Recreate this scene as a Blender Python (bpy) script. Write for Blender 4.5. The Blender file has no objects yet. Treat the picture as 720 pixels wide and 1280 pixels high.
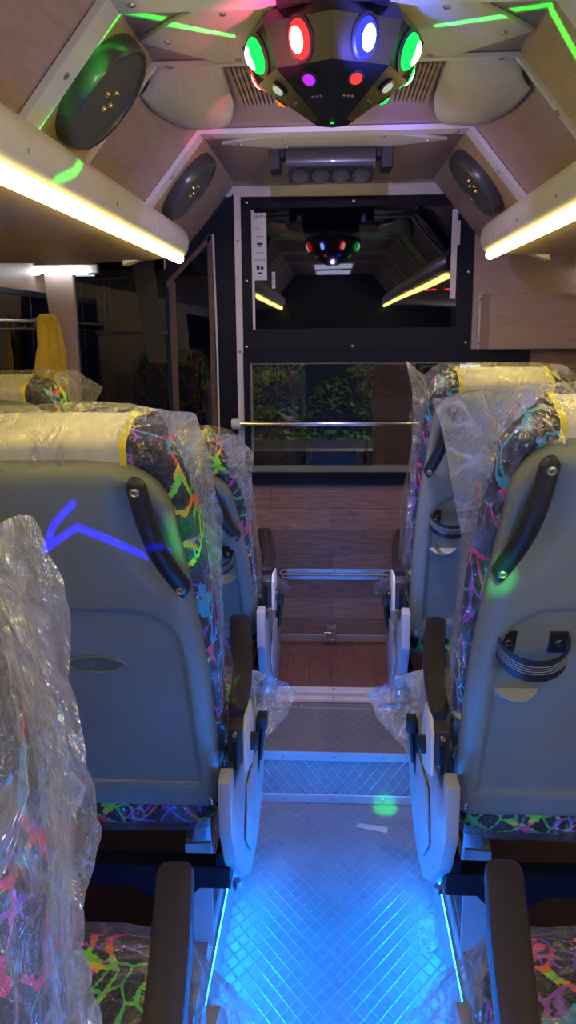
import bpy, bmesh, math, random
from mathutils import Vector, Matrix, noise, Quaternion
random.seed(7)
S = bpy.context.scene
COL = S.collection
# ------------------------------------------------------------------ camera
F_PX = 1000.0
cam_d = bpy.data.cameras.new('camera'); cam = bpy.data.objects.new('camera', cam_d); COL.objects.link(cam)
cam_d.sensor_fit = 'VERTICAL'; cam_d.sensor_height = 36.0; cam_d.lens = 36.0 * F_PX / 1280.0
cam_d.clip_start = 0.02; cam_d.clip_end = 200
yaw, pitch, roll = math.radians(3.2368), math.radians(12.6533), math.radians(0.5)
Fw = Vector((-math.sin(yaw)*math.cos(pitch), math.cos(yaw)*math.cos(pitch), -math.sin(pitch)))
Rt = Vector((math.cos(yaw), math.sin(yaw), 0)); Up = Rt.cross(Fw)
c_, s_ = math.cos(roll), math.sin(roll)
Rr = Rt*c_ - Up*s_; Ur = Rt*s_ + Up*c_
cam.matrix_world = Matrix(((Rr.x, Ur.x, -Fw.x, 0), (Rr.y, Ur.y, -Fw.y, 0), (Rr.z, Ur.z, -Fw.z, 1.35), (0, 0, 0, 1)))
S.camera = cam
# ------------------------------------------------------------------ world, exposure
W = bpy.data.worlds.new('night'); S.world = W; W.use_nodes = True
W.node_tree.nodes['Background'].inputs[0].default_value = (0.02, 0.03, 0.06, 1)
W.node_tree.nodes['Background'].inputs[1].default_value = 0.25
S.view_settings.view_transform = 'Standard'; S.view_settings.look = 'None'
S.view_settings.exposure = 0.0; S.view_settings.gamma = 1.0
S.view_settings.use_curve_mapping = False
S.cycles.max_bounces = 10; S.cycles.diffuse_bounces = 4; S.cycles.glossy_bounces = 4
S.cycles.transparent_max_bounces = 32; S.cycles.transmission_bounces = 6
S.cycles.sample_clamp_indirect = 4.0
S.cycles.caustics_reflective = False; S.cycles.caustics_refractive = False
# strengths gathered here so the light can be tuned in one place
E_RACK, E_FLOOR, E_FILL, E_TUBE, E_LENS = 20.0, 200.0, 4.4, 10.0, 3.0
E_SIDE_FILL = 24.0   # added fill light on the right, out of view, lifting the general brightness
for _s in (1,):
    _l = bpy.data.lights.new('side_fill_light', 'AREA'); _l.shape = 'RECTANGLE'; _l.size = 1.3; _l.size_y = .5; _l.energy = E_SIDE_FILL; _l.color = (.84, .86, .97)
    _o = bpy.data.objects.new('side_fill_light', _l); COL.objects.link(_o); _o.location = (_s*1.12, -.75, 1.22)
    _o.rotation_euler = (Vector((-_s, .0, -.1))).to_track_quat('-Z', 'Z').to_euler()
    _o.rotation_euler = (Vector((-_s, .25, 0))).to_track_quat('-Z', 'Z').to_euler()

# ------------------------------------------------------------------ materials
def nt(name):
    m = bpy.data.materials.new(name); m.use_nodes = True
    t = m.node_tree; return m, t, t.nodes['Principled BSDF']
def N(t, typ, **kw):
    n = t.nodes.new(typ)
    for k, v in kw.items(): setattr(n, k, v)
    return n
def setin(n, **kw):
    for k, v in kw.items(): n.inputs[k.replace('_', ' ')].default_value = v
def ramp(t, fac, stops, interp='LINEAR'):
    r = N(t, 'ShaderNodeValToRGB'); r.color_ramp.interpolation = interp
    e = r.color_ramp.elements
    while len(e) < len(stops): e.new(0.5)
    for k, (p, c) in enumerate(stops):
        e[k].position = p; e[k].color = (*c, 1) if len(c) == 3 else c
    t.links.new(fac, r.inputs[0]); return r.outputs[0]
def coords(t, scale=(1, 1, 1), kind='Object', rot=(0, 0, 0)):
    c = N(t, 'ShaderNodeTexCoord'); m = N(t, 'ShaderNodeMapping')
    m.inputs['Scale'].default_value = scale; m.inputs['Rotation'].default_value = rot
    t.links.new(c.outputs[kind], m.inputs[0]); return m.outputs[0]
def noi(t, vec, scale, detail=3, rough=0.5, dist=0.0):
    n = N(t, 'ShaderNodeTexNoise'); setin(n, Scale=scale, Detail=detail, Roughness=rough, Distortion=dist)
    t.links.new(vec, n.inputs['Vector']); return n.outputs['Fac']
def bump(t, h, bsdf, strength=0.3, dist=0.01):
    b = N(t, 'ShaderNodeBump'); setin(b, Strength=strength, Distance=dist)
    t.links.new(h, b.inputs['Height']); t.links.new(b.outputs[0], bsdf.inputs['Normal']); return b
def mth(t, op, a, b=None, c=None, clamp=False):
    n = N(t, 'ShaderNodeMath', operation=op, use_clamp=clamp)
    for i, x in enumerate((a, b, c)):
        if x is None: continue
        if isinstance(x, (int, float)): n.inputs[i].default_value = x
        else: t.links.new(x, n.inputs[i])
    return n.outputs[0]
def plain(name, col, rough=0.5, metal=0.0, bmp=0.0, bscale=200, coat=0.0, spec=0.5, var=0.0):
    m, t, b = nt(name); setin(b, Base_Color=(*col, 1), Roughness=rough, Metallic=metal)
    b.inputs['Coat Weight'].default_value = coat; b.inputs['Specular IOR Level'].default_value = spec
    v = coords(t); n = noi(t, v, bscale, 4)
    if bmp: bump(t, n, b, bmp, 0.002)
    n2 = noi(t, v, 9, 5, .6)
    k = max(var, 0.06)
    o = ramp(t, n2, [(.3, tuple(c*(1-k) for c in col)), (.7, tuple(min(1, c*(1+k)) for c in col))])
    t.links.new(o, b.inputs['Base Color']); return m
def wood(name, c1, c2, scale=(2, 30, 30), rough=0.45, rot=(0, 0, 0), lines=0.0):
    m, t, b = nt(name); v = coords(t, scale, rot=rot)
    n = noi(t, v, 3.0, 6, 0.65, 0.4); col = ramp(t, n, [(.3, c1), (.7, c2)])
    t.links.new(col, b.inputs['Base Color']); setin(b, Roughness=rough); bump(t, n, b, 0.12, 0.003); return m
def planks(name, cols, axes, plank=(0.62, 0.088), rough=0.4):
    # axes: which object coordinates run along and across the planks
    m, t, b = nt(name); c = N(t, 'ShaderNodeTexCoord'); s = N(t, 'ShaderNodeSeparateXYZ'); t.links.new(c.outputs['Object'], s.inputs[0])
    k = N(t, 'ShaderNodeCombineXYZ'); t.links.new(s.outputs[axes[0]], k.inputs[0]); t.links.new(s.outputs[axes[1]], k.inputs[1])
    br = N(t, 'ShaderNodeTexBrick'); t.links.new(k.outputs[0], br.inputs['Vector'])
    br.offset = 0.37; br.offset_frequency = 2
    setin(br, Scale=1.0, Mortar_Size=0.0012, Mortar_Smooth=0.1, Bias=0.0, Brick_Width=plank[0], Row_Height=plank[1])
    br.inputs['Color1'].default_value = (*cols[0], 1); br.inputs['Color2'].default_value = (*cols[1], 1); br.inputs['Mortar'].default_value = (*[x*0.45 for x in cols[0]], 1)
    mp = N(t, 'ShaderNodeMapping'); mp.inputs['Scale'].default_value = (5, 60, 1); t.links.new(k.outputs[0], mp.inputs[0])
    n = noi(t, mp.outputs[0], 2.2, 8, 0.7, 0.8)
    g = ramp(t, n, [(.3, (.45, .42, .42)), (.5, (.9, .9, .9)), (.7, (1.25, 1.2, 1.15))])
    mx = N(t, 'ShaderNodeMix', data_type='RGBA', blend_type='MULTIPLY'); mx.inputs[0].default_value = 1
    t.links.new(br.outputs['Color'], mx.inputs[6]); t.links.new(g, mx.inputs[7]); t.links.new(mx.outputs[2], b.inputs['Base Color'])
    setin(b, Roughness=rough); bump(t, n, b, 0.1, 0.002); return m
def emis(name, col, strength, rim=None):
    m = bpy.data.materials.new(name); m.use_nodes = True; t = m.node_tree; t.nodes.clear()
    e = N(t, 'ShaderNodeEmission'); o = N(t, 'ShaderNodeOutputMaterial'); t.links.new(e.outputs[0], o.inputs[0])
    e.inputs[0].default_value = (*col, 1); e.inputs[1].default_value = strength; return m

M = {}
M['ply'] = wood('pink brown ply', (.37, .26, .235), (.47, .345, .31), (25, 3, 25))
M['ply_x'] = wood('pink brown ply across', (.34, .24, .215), (.43, .315, .28), (2, 30, 30))
M['ply_dark'] = wood('dark door edge', (.10, .06, .05), (.15, .095, .08), (25, 3, 25))
M['oak'] = wood('pale oak laminate', (.44, .31, .16), (.56, .41, .23), (30, 3, 30))
M['under'] = wood('rack underside laminate', (.50, .38, .25), (.62, .48, .33), (3, 3, 60), rot=(0, 0, 0))
def lined():
    m, t, b = nt('cream lined laminate'); v = coords(t, (420, 8, 8)); n = noi(t, v, 1.5, 3, .6)
    col = ramp(t, n, [(.35, (.60, .57, .50)), (.62, (.72, .69, .62))]); t.links.new(col, b.inputs['Base Color']); setin(b, Roughness=.4); return m
M['lined'] = lined()
M['white'] = plain('white laminate', (.78, .77, .76), .38, bmp=.05)
M['cream'] = plain('cream plastic profile', (.80, .77, .70), .35, bmp=.05)
M['alu'] = plain('brushed aluminium', (.62, .62, .64), .38, .85, bmp=.1)
M['alu_matte'] = plain('matte aluminium nosing', (.50, .47, .47), .5, .35, bmp=.1)
M['chrome'] = plain('chrome', (.8, .8, .82), .12, 1.0)
M['steel'] = plain('dull steel', (.45, .45, .47), .3, .9)
M['black'] = plain('black frame', (.006, .008, .02), .5, spec=.2)
M['blackplastic'] = plain('black plastic', (.02, .02, .023), .42, bmp=.15, bscale=400)
M['armpad'] = plain('armrest pad', (.018, .013, .02), .45, bmp=.12, bscale=90, coat=.12)
M['bracket'] = plain('black bracket', (.03, .028, .033), .4)
M['shell'] = plain('grey seat shell', (.228, .255, .225), .42, bmp=.22, bscale=700, spec=.4, var=.04)
M['shield'] = plain('pale grey side plastic', (.42, .44, .48), .38, bmp=.05)
M['vinyl'] = plain('cream headrest vinyl', (.60, .59, .52), .45, bmp=.15, bscale=300)
M['yellow'] = plain('yellow piping', (.80, .68, .03), .5)
M['speaker'] = plain('speaker cone', (.085, .09, .092), .5, bmp=.2)
M['speaker_rim'] = plain('speaker rim', (.06, .064, .066), .3, coat=.4)
M['gold'] = plain('brassy terminal', (.7, .5, .15), .25, .9)
M['darkwood'] = wood('dark footwell board', (.055, .022, .014), (.085, .035, .022), (3, 30, 3))
M['plank_v'] = planks('planks on the bulkhead', ((.44, .27, .19), (.25, .16, .12)), (0, 2))
M['plank_f'] = planks('planks on the floor', ((.26, .13, .11), (.20, .095, .085)), (1, 0), (.5, .08))
M['ext_green'] = plain('leaf green', (.07, .16, .03), .5, var=.5)
M['cloth'] = plain('yellow curtain cloth', (.62, .42, .03), .75, bmp=.3, bscale=60, var=.2)
M['cab'] = plain('dark cab trim', (.03, .025, .03), .5)
M['paper'] = plain('paper label', (.80, .84, .90), .5)
M['ink'] = plain('black ink', (.02, .02, .04), .6)
M['orange'] = plain('orange ink', (.7, .2, .05), .6)
M['card'] = plain('beige card', (.55, .5, .4), .7)
M['discobody'] = plain('disco housing', (.010, .010, .014), .33, bmp=.05)
M['band'] = plain('grey elastic stripe', (.4, .42, .44), .7)
M['e_yellow'] = emis('warm led strip', (1.0, .78, .20), E_RACK)
M['e_blue'] = emis('blue led strip', (.004, .21, 1.0), E_FLOOR)
M['e_white'] = emis('white tube', (.85, .93, 1.0), E_TUBE)
M['e_fill'] = emis('violet fill glow', (.76, .74, 1.0), E_FILL)  # glow of the added, unseen fill panels overhead
M['e_red'] = emis('red lens', (1, .02, .02), E_LENS); M['e_redc'] = emis('red lens core', (1, .35, .28), 6)
M['e_bl'] = emis('blue lens', (.02, .03, 1), E_LENS); M['e_blc'] = emis('blue lens core', (.55, .7, 1), 6)
M['e_gr'] = emis('green lens', (.01, 1, .10), E_LENS*.6); M['e_grc'] = emis('green lens core', (.45, 1, .6), 5)
M['e_pu'] = emis('purple lens', (.5, .03, 1), 1.2); M['e_wh'] = emis('pale lens', (.8, .9, .75), .6)
M['e_or'] = emis('orange lens', (1, .25, .02), 1.3); M['e_redline'] = emis('red led text', (1, .03, .03), 14)

def plate():
    m, t, b = nt('tread plate'); c = N(t, 'ShaderNodeTexCoord'); s = N(t, 'ShaderNodeSeparateXYZ'); t.links.new(c.outputs['Object'], s.inputs[0])
    p = 0.033
    yz = mth(t, 'ADD', s.outputs[1], s.outputs[2])
    def lat(sgn):
        a = mth(t, 'MULTIPLY_ADD', s.outputs[0], sgn/p, mth(t, 'MULTIPLY', yz, 0.72/p))
        f = mth(t, 'FRACT', a); d = mth(t, 'ABSOLUTE', mth(t, 'SUBTRACT', f, 0.5))
        return mth(t, 'SUBTRACT', 1.0, mth(t, 'MULTIPLY', d, 9.0), clamp=True)
    h = mth(t, 'MAXIMUM', lat(1), lat(-1))
    v = coords(t, (1, 1, 1)); wear = noi(t, v, 5, 6, .7)
    col = ramp(t, wear, [(.35, (.22, .235, .26)), (.7, (.31, .325, .34))])
    mx = N(t, 'ShaderNodeMix', data_type='RGBA'); t.links.new(mth(t, 'MULTIPLY', h, .17), mx.inputs[0]); t.links.new(col, mx.inputs[6]); mx.inputs[7].default_value = (.62, .63, .66, 1); t.links.new(mx.outputs[2], b.inputs['Base Color'])
    r = ramp(t, wear, [(.3, (.5,)*3), (.7, (.32,)*3)]); t.links.new(r, b.inputs['Roughness'])
    setin(b, Metallic=.35); bump(t, h, b, .6, .003); return m
M['plate'] = plate()

def fabric():
    m, t, b = nt('neon graffiti fabric'); v = coords(t)
    nz = N(t, 'ShaderNodeTexNoise'); setin(nz, Scale=7.0, Detail=1.0); t.links.new(v, nz.inputs['Vector'])
    mv = N(t, 'ShaderNodeMix', data_type='VECTOR'); mv.inputs[0].default_value = .10
    t.links.new(v, mv.inputs[4]); t.links.new(nz.outputs['Color'], mv.inputs[5])
    vec = mv.outputs[1]
    ser = noi(t, v, 110, 2, .7)
    def strokes(scale, width, seed):
        mp = N(t, 'ShaderNodeMapping'); mp.inputs['Location'].default_value = (seed, seed*.7, seed*.3); t.links.new(vec, mp.inputs[0])
        vo = N(t, 'ShaderNodeTexVoronoi', feature='DISTANCE_TO_EDGE'); vo.inputs['Scale'].default_value = scale; t.links.new(mp.outputs[0], vo.inputs['Vector'])
        w = mth(t, 'MULTIPLY_ADD', ser, width*4.0, width*-1.0)
        mk = mth(t, 'LESS_THAN', vo.outputs['Distance'], w)
        keep = mth(t, 'GREATER_THAN', noi(t, mp.outputs[0], 10, 1), .47)
        return mth(t, 'MULTIPLY', mk, keep), mp.outputs[0]
    k1, p1 = strokes(15, .055, 3.1); k2, p2 = strokes(24, .05, 8.3)
    hue = ramp(t, noi(t, p1, 7, 0), [(0, (.9, .05, .25)), (.38, (.95, .22, .03)), (.44, (.25, .9, .04)), (.52, (.95, .75, .03)), (.57, (.9, .08, .15)), (.64, (.03, .45, .85))], 'CONSTANT')
    hue2 = ramp(t, noi(t, p2, 6, 0), [(0, (.35, .08, .7)), (.45, (.04, .4, .6)), (.53, (.7, .1, .45)), (.6, (.1, .7, .1))], 'CONSTANT')
    dots = N(t, 'ShaderNodeTexVoronoi'); dots.inputs['Scale'].default_value = 190; t.links.new(v, dots.inputs['Vector'])
    base = ramp(t, dots.outputs['Distance'], [(.2, (.05, .05, .065)), (.5, (.012, .012, .02))])
    m2 = N(t, 'ShaderNodeMix', data_type='RGBA'); t.links.new(k2, m2.inputs[0]); t.links.new(base, m2.inputs[6]); t.links.new(hue2, m2.inputs[7])
    m1 = N(t, 'ShaderNodeMix', data_type='RGBA'); t.links.new(k1, m1.inputs[0]); t.links.new(m2.outputs[2], m1.inputs[6]); t.links.new(hue, m1.inputs[7])
    t.links.new(m1.outputs[2], b.inputs['Base Color']); setin(b, Roughness=.8)
    bump(t, dots.outputs['Distance'], b, .3, .002); return m
M['fabric'] = fabric()

def film(name, base, haze, stretch):
    m = bpy.data.materials.new(name); m.use_nodes = True; t = m.node_tree; t.nodes.clear()
    v = coords(t, stretch)
    n1 = N(t, 'ShaderNodeTexNoise'); setin(n1, Scale=9.0, Detail=3.0, Distortion=1.2); t.links.new(v, n1.inputs['Vector'])
    r1 = mth(t, 'ABSOLUTE', mth(t, 'SUBTRACT', n1.outputs['Fac'], .5))          # 0 on the creases
    n2 = noi(t, v, 34, 4, .6, 1.0); r2 = mth(t, 'ABSOLUTE', mth(t, 'SUBTRACT', n2, .5))
    h = mth(t, 'ADD', mth(t, 'MULTIPLY', r1, 1.6), mth(t, 'MULTIPLY', r2, .55))
    bp = N(t, 'ShaderNodeBump'); setin(bp, Strength=.9, Distance=.03); t.links.new(h, bp.inputs['Height'])
    crease = mth(t, 'SUBTRACT', 1.0, mth(t, 'MULTIPLY', r1, 22.0), clamp=True)
    crease2 = mth(t, 'SUBTRACT', 1.0, mth(t, 'MULTIPLY', r2, 16.0), clamp=True)
    lw = N(t, 'ShaderNodeLayerWeight'); lw.inputs[0].default_value = .35; t.links.new(bp.outputs[0], lw.inputs['Normal'])
    fac = mth(t, 'ADD', base, mth(t, 'MULTIPLY', crease, .34))
    fac = mth(t, 'ADD', fac, mth(t, 'MULTIPLY', crease2, .13))
    fac = mth(t, 'ADD', fac, mth(t, 'MULTIPLY', lw.outputs['Facing'], .26), clamp=True)
    tr = N(t, 'ShaderNodeBsdfTransparent'); di = N(t, 'ShaderNodeBsdfDiffuse'); tl = N(t, 'ShaderNodeBsdfTranslucent'); gl = N(t, 'ShaderNodeBsdfGlossy')
    di.inputs[0].default_value = tl.inputs[0].default_value = (.82, .82, .84, 1); gl.inputs[0].default_value = (.95, .95, .97, 1); gl.inputs['Roughness'].default_value = .18
    for q in (di, tl, gl): t.links.new(bp.outputs[0], q.inputs['Normal'])
    a = N(t, 'ShaderNodeMixShader'); a.inputs[0].default_value = .4; t.links.new(di.outputs[0], a.inputs[1]); t.links.new(tl.outputs[0], a.inputs[2])
    g = N(t, 'ShaderNodeMixShader'); g.inputs[0].default_value = 1-haze; t.links.new(a.outputs[0], g.inputs[1]); t.links.new(gl.outputs[0], g.inputs[2])
    o = N(t, 'ShaderNodeMixShader'); t.links.new(fac, o.inputs[0]); t.links.new(tr.outputs[0], o.inputs[1]); t.links.new(g.outputs[0], o.inputs[2])
    out = N(t, 'ShaderNodeOutputMaterial'); t.links.new(o.outputs[0], out.inputs[0]); return m
M['film'] = film('clear crumpled film', .04, .30, (1, 1, .38)); M['flap'] = film('milky film fold', .34, .62, (1, 1, .6)); M['filmy'] = film('milky loose film', .22, .6, (1, 1, .6))
def glass(name, tint, refl):
    m = bpy.data.materials.new(name); m.use_nodes = True; t = m.node_tree; t.nodes.clear()
    tr = N(t, 'ShaderNodeBsdfTransparent'); tr.inputs[0].default_value = (*tint, 1)
    gl = N(t, 'ShaderNodeBsdfGlossy'); gl.inputs['Roughness'].default_value = .015; gl.inputs[0].default_value = (.9, .93, 1, 1)
    n = noi(t, coords(t, (1, 1, 1)), 3, 1); bp = N(t, 'ShaderNodeBump'); setin(bp, Strength=.05, Distance=.02); t.links.new(n, bp.inputs['Height']); t.links.new(bp.outputs[0], gl.inputs['Normal'])
    fr = N(t, 'ShaderNodeFresnel'); fr.inputs[0].default_value = 1.5
    f = mth(t, 'ADD', mth(t, 'MULTIPLY', fr.outputs[0], 1.0), refl, clamp=True)
    o = N(t, 'ShaderNodeMixShader'); t.links.new(f, o.inputs[0]); t.links.new(tr.outputs[0], o.inputs[1]); t.links.new(gl.outputs[0], o.inputs[2])
    out = N(t, 'ShaderNodeOutputMaterial'); t.links.new(o.outputs[0], out.inputs[0]); return m
M['glass'] = glass('dark bulkhead glass', (.30, .31, .38), .035)
M['glass2'] = glass('sliding glass', (.75, .75, .78), .03)

# ------------------------------------------------------------------ mesh helpers
class MB:
    def __init__(s): s.bm = bmesh.new()
    def poly(s, pts):
        vs = [s.bm.verts.new(p) for p in pts]; return s.bm.faces.new(vs)
    def box(s, a, b, bev=0.0):
        x0, y0, z0 = a; x1, y1, z1 = b
        v = [s.bm.verts.new(p) for p in ((x0,y0,z0),(x1,y0,z0),(x1,y1,z0),(x0,y1,z0),(x0,y0,z1),(x1,y0,z1),(x1,y1,z1),(x0,y1,z1))]
        fs = [s.bm.faces.new([v[i] for i in q]) for q in ((3,2,1,0),(4,5,6,7),(0,1,5,4),(1,2,6,5),(2,3,7,6),(3,0,4,7))]
        if bev:
            es = list({e for f in fs for e in f.edges}); bmesh.ops.bevel(s.bm, geom=es, offset=bev, segments=2, profile=.5, affect='EDGES')
        return s
    def prism(s, pts, d, bev=0.0):
        # pts: planar 3-D outline, d: extrusion vector
        d = Vector(d); a = [s.bm.verts.new(p) for p in pts]; b = [s.bm.verts.new(Vector(p)+d) for p in pts]; n = len(a)
        fs = [s.bm.faces.new(a[::-1]), s.bm.faces.new(b)]
        for i in range(n): fs.append(s.bm.faces.new((a[i], a[(i+1) % n], b[(i+1) % n], b[i])))
        bmesh.ops.recalc_face_normals(s.bm, faces=fs)
        if bev:
            es = list({e for f in fs for e in f.edges}); bmesh.ops.bevel(s.bm, geom=es, offset=bev, segments=2, profile=.5, affect='EDGES')
        return s
    def grid(s, rows, closed=False, caps=False):
        V = [[s.bm.verts.new(p) for p in r] for r in rows]; n = len(V[0])
        for i in range(len(V)-1):
            for j in range(n if closed else n-1):
                k = (j+1) % n; s.bm.faces.new((V[i][j], V[i][k], V[i+1][k], V[i+1][j]))
        if caps:
            s.bm.faces.new(V[0][::-1]); s.bm.faces.new(V[-1])
        return s
    def tube(s, path, r, seg=10, flat=1.0):
        path = [Vector(p) for p in path]; rows = []; ref = None
        for i, p in enumerate(path):
            d = (path[min(i+1, len(path)-1)] - path[max(i-1, 0)]).normalized()
            if ref is None: ref = Vector((0, 0, 1)) if abs(d.z) < .9 else Vector((1, 0, 0))
            x = d.cross(ref).normalized(); y = x.cross(d).normalized(); ref = y
            rr = r[i] if isinstance(r, (list, tuple)) else r
            rows.append([p + x*math.cos(2*math.pi*k/seg)*rr + y*math.sin(2*math.pi*k/seg)*rr*flat for k in range(seg)])
        return s.grid(rows, True, True)
    def lathe(s, prof, origin, axis, seg=32, sx=1.0, sy=1.0, xdir=None):
        axis = Vector(axis).normalized(); xd = Vector(xdir) if xdir else (Vector((0,0,1)) if abs(axis.z) < .9 else Vector((1,0,0)))
        x = (xd - axis*xd.dot(axis)).normalized(); y = axis.cross(x); o = Vector(origin)
        rows = [[o + axis*h + x*math.cos(2*math.pi*k/seg)*max(r, 1e-4)*sx + y*math.sin(2*math.pi*k/seg)*max(r, 1e-4)*sy for k in range(seg)] for r, h in prof]
        return s.grid(rows, True, True)
    def build(s, name, mat, parent=None, smooth=False, fix=True):
        if fix: bmesh.ops.recalc_face_normals(s.bm, faces=s.bm.faces)
        me = bpy.data.meshes.new(name); s.bm.to_mesh(me); s.bm.free()
        if smooth:
            me.polygons.foreach_set('use_smooth', [True]*len(me.polygons))
            me.update()
            try: me.set_sharp_from_angle(angle=math.radians(smooth if smooth > 1 else 50))
            except Exception: pass
        o = bpy.data.objects.new(name, me); COL.objects.link(o); me.materials.append(M[mat] if isinstance(mat, str) else mat)
        if parent: o.parent = parent
        return o
def root(name, label, cat, loc=(0, 0, 0), group=None):
    o = bpy.data.objects.new(name, None); COL.objects.link(o); o.location = loc; o.empty_display_size = .05
    o['label'] = label; o['category'] = cat
    if group: o['group'] = group
    return o
def tag(o, label, cat, group=None, kind=None):
    o['label'] = label; o['category'] = cat
    if group: o['group'] = group
    if kind: o['kind'] = kind
    return o
def struct(o): o['kind'] = 'structure'; return o
def lab(o, s): o['label'] = s; return o
def text_mesh(name, body, size, mat, parent, matrix, depth=.0006):
    cu = bpy.data.curves.new(name, 'FONT'); cu.body = body; cu.size = size; cu.extrude = depth; cu.align_x = 'CENTER'; cu.align_y = 'CENTER'
    tmp = bpy.data.objects.new(name+'_tmp', cu); COL.objects.link(tmp)
    dg = bpy.context.evaluated_depsgraph_get(); me = bpy.data.meshes.new_from_object(tmp.evaluated_get(dg))
    bpy.data.objects.remove(tmp); me.transform(matrix); me.materials.clear(); me.materials.append(M[mat]); me.name = name
    o = bpy.data.objects.new(name, me); COL.objects.link(o)
    if parent: o.parent = parent
    return o
FRONT = Matrix(((1,0,0,0),(0,0,-1,0),(0,1,0,0),(0,0,0,1)))   # text plane facing -y

# ------------------------------------------------------------------ setting
ZF = .163; YP = 2.94; XA0, XA1 = -.238, .252
b = MB(); b.box((XA0, -1.6, -.03), (XA1, 2.113, 0)); struct(b.build('floor', 'plate'))
b = MB(); b.box((-1.06, -1.6, ZF-.03), (XA0-.02, 2.94, ZF)); struct(b.build('floor_left', 'darkwood'))
b = MB(); b.box((XA1+.02, -1.6, ZF-.03), (1.06, 2.94, ZF)); struct(b.build('floor_right', 'darkwood'))
b = MB(); b.box((XA0-.02, 2.113, -.03), (XA1+.02, 2.40, ZF-.001)); struct(b.build('floor_step', 'plate'))
b = MB(); b.box((XA0-.02, 2.40, -.03), (XA1+.02, 2.94, ZF)); struct(b.build('floor_front', 'plank_f'))
for s, xa, nm in ((-1, XA0, 'left'), (1, XA1, 'right')):
    b = MB(); b.box((min(xa, xa+s*.02), -1.6, -.03), (max(xa, xa+s*.02), 2.113, ZF-.028)); struct(b.build('trim_1' if s < 0 else 'trim_2', 'shield'))
    # ribbed nosing on the platform edge
    b = MB(); n = 7; w = .05
    prof = [(xa+s*.001, ZF-.028), (xa+s*.001, ZF+.004)]
    for k in range(n): prof += [(xa+s*(.004+w*k/n), ZF+.0065), (xa+s*(.004+w*(k+.45)/n), ZF+.0045)]
    prof += [(xa+s*(w+.006), ZF+.001), (xa+s*(w+.006), ZF-.028)]
    b.prism([(x, -1.6, z) for x, z in prof], (0, 3.70, 0)); struct(b.build('trim_3' if s < 0 else 'trim_4', 'alu_matte'))
b = MB()
for k in range(8):
    for s, xa in ((-1, XA0), (1, XA1)): b.lathe([(0, .003), (.005, .002), (.006, 0)], (xa+s*.03, .2+k*.25, ZF+.006), (0, 0, 1), 10)
struct(b.build('trim_5', 'steel', smooth=True))
for s, xa, side in ((-1, XA0, 'left'), (1, XA1, 'right')):
    r = root('floor_led_strip', f'glowing blue-white LED strip along the {side} edge of the aisle floor', 'light strip', (xa, .2, .115), 'aisle floor light strips')
    b = MB(); b.box((-.004 if s > 0 else 0, -1.7, 0), (0 if s > 0 else .004, 1.60, .014)); b.build('led_strip', 'e_blue', r)
    b = MB(); b.box((-.0055 if s > 0 else 0, -1.7, .014), (0 if s > 0 else .0055, 1.60, .018)); b.build('strip_holder', 'alu_matte', r)

# step trims
def strip(name, a, bb, mat='alu', bolts=3, lbl=None, cat='metal strip'):
    r = root(name, lbl, cat, ((a[0]+bb[0])/2, a[1], a[2])); o = Vector(r.location)
    m = MB(); m.box(Vector(a)-o, Vector(bb)-o, .0015); m.build('strip', mat, r)
    for k in range(bolts):
        x = (bb[0]-a[0])*((k+.5)/bolts-.5)*.88
        m = MB(); m.lathe([(0, -.003), (.004, -.002), (.005, 0)], (x, 0, (bb[2]-a[2])/2) if bb[2]-a[2] > bb[1]-a[1] else (x, (bb[1]-a[1])/2, bb[2]-a[2]+.001),
                          (0, 1, 0) if bb[2]-a[2] > bb[1]-a[1] else (0, 0, -1), 10); m.build('bolt', 'steel', r, True)
    return r
strip('step_nosing', (XA0, 2.106, .001), (XA1, 2.112, .028), bolts=3, lbl='bolted aluminium strip at the foot of the tread-plate step')
strip('step_nosing', (XA0, 2.106, ZF-.026), (XA1, 2.112, ZF+.002), bolts=3, lbl='bolted aluminium edging along the top of the first step')
strip('step_nosing', (XA0, 2.385, ZF-.001), (XA1, 2.415, ZF+.004), bolts=2, lbl='bolted aluminium bar at the far edge of the tread plate')
strip('threshold_bar', (XA0, 2.43, ZF-.001), (XA1, 2.458, ZF+.010), 'white', 1, 'pale stepped threshold bar nearest the tread plate', 'threshold')
strip('threshold_bar', (XA0, 2.475, ZF-.001), (XA1, 2.515, ZF+.016), 'white', 3, 'white threshold bar bordering the brown wood floor', 'threshold')

# walls and roof
def sidewall(x0, x1, y1):
    b = MB(); b.box((x0, -1.6, 0), (x1, y1, .95)); b.box((x0, -1.6, 1.5), (x1, y1, 1.7)); b.box((x0, -1.6, .95), (x1, -1.45, 1.5)); b.box((x0, -.05, .95), (x1, y1, 1.5)); return b
struct(sidewall(-1.09, -1.06, 2.2).build('wall_left', 'ply'))
struct(sidewall(1.06, 1.09, 2.94).build('wall_right', 'ply'))
b = MB(); b.box((-1.06, -1.63, 0), (1.06, -1.6, 1.9)); struct(b.build('wall_rear', 'cab'))
b = MB(); b.box((-1.09, 2.2, 0), (-1.06, 3.05, .95)); b.box((-1.09, 2.2, 1.5), (-1.06, 3.05, 1.7)); struct(b.build('wall_front_left', 'ply'))
b = MB(); b.box((-.34, -1.6, 1.852), (.34, 2.94, 1.87)); struct(b.build('ceiling', 'ply_x'))
def slopepts(s, t):   # t metres down the slope
    return (s*(.34+.647*t), 1.85-.762*t)
SL = .26
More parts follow.
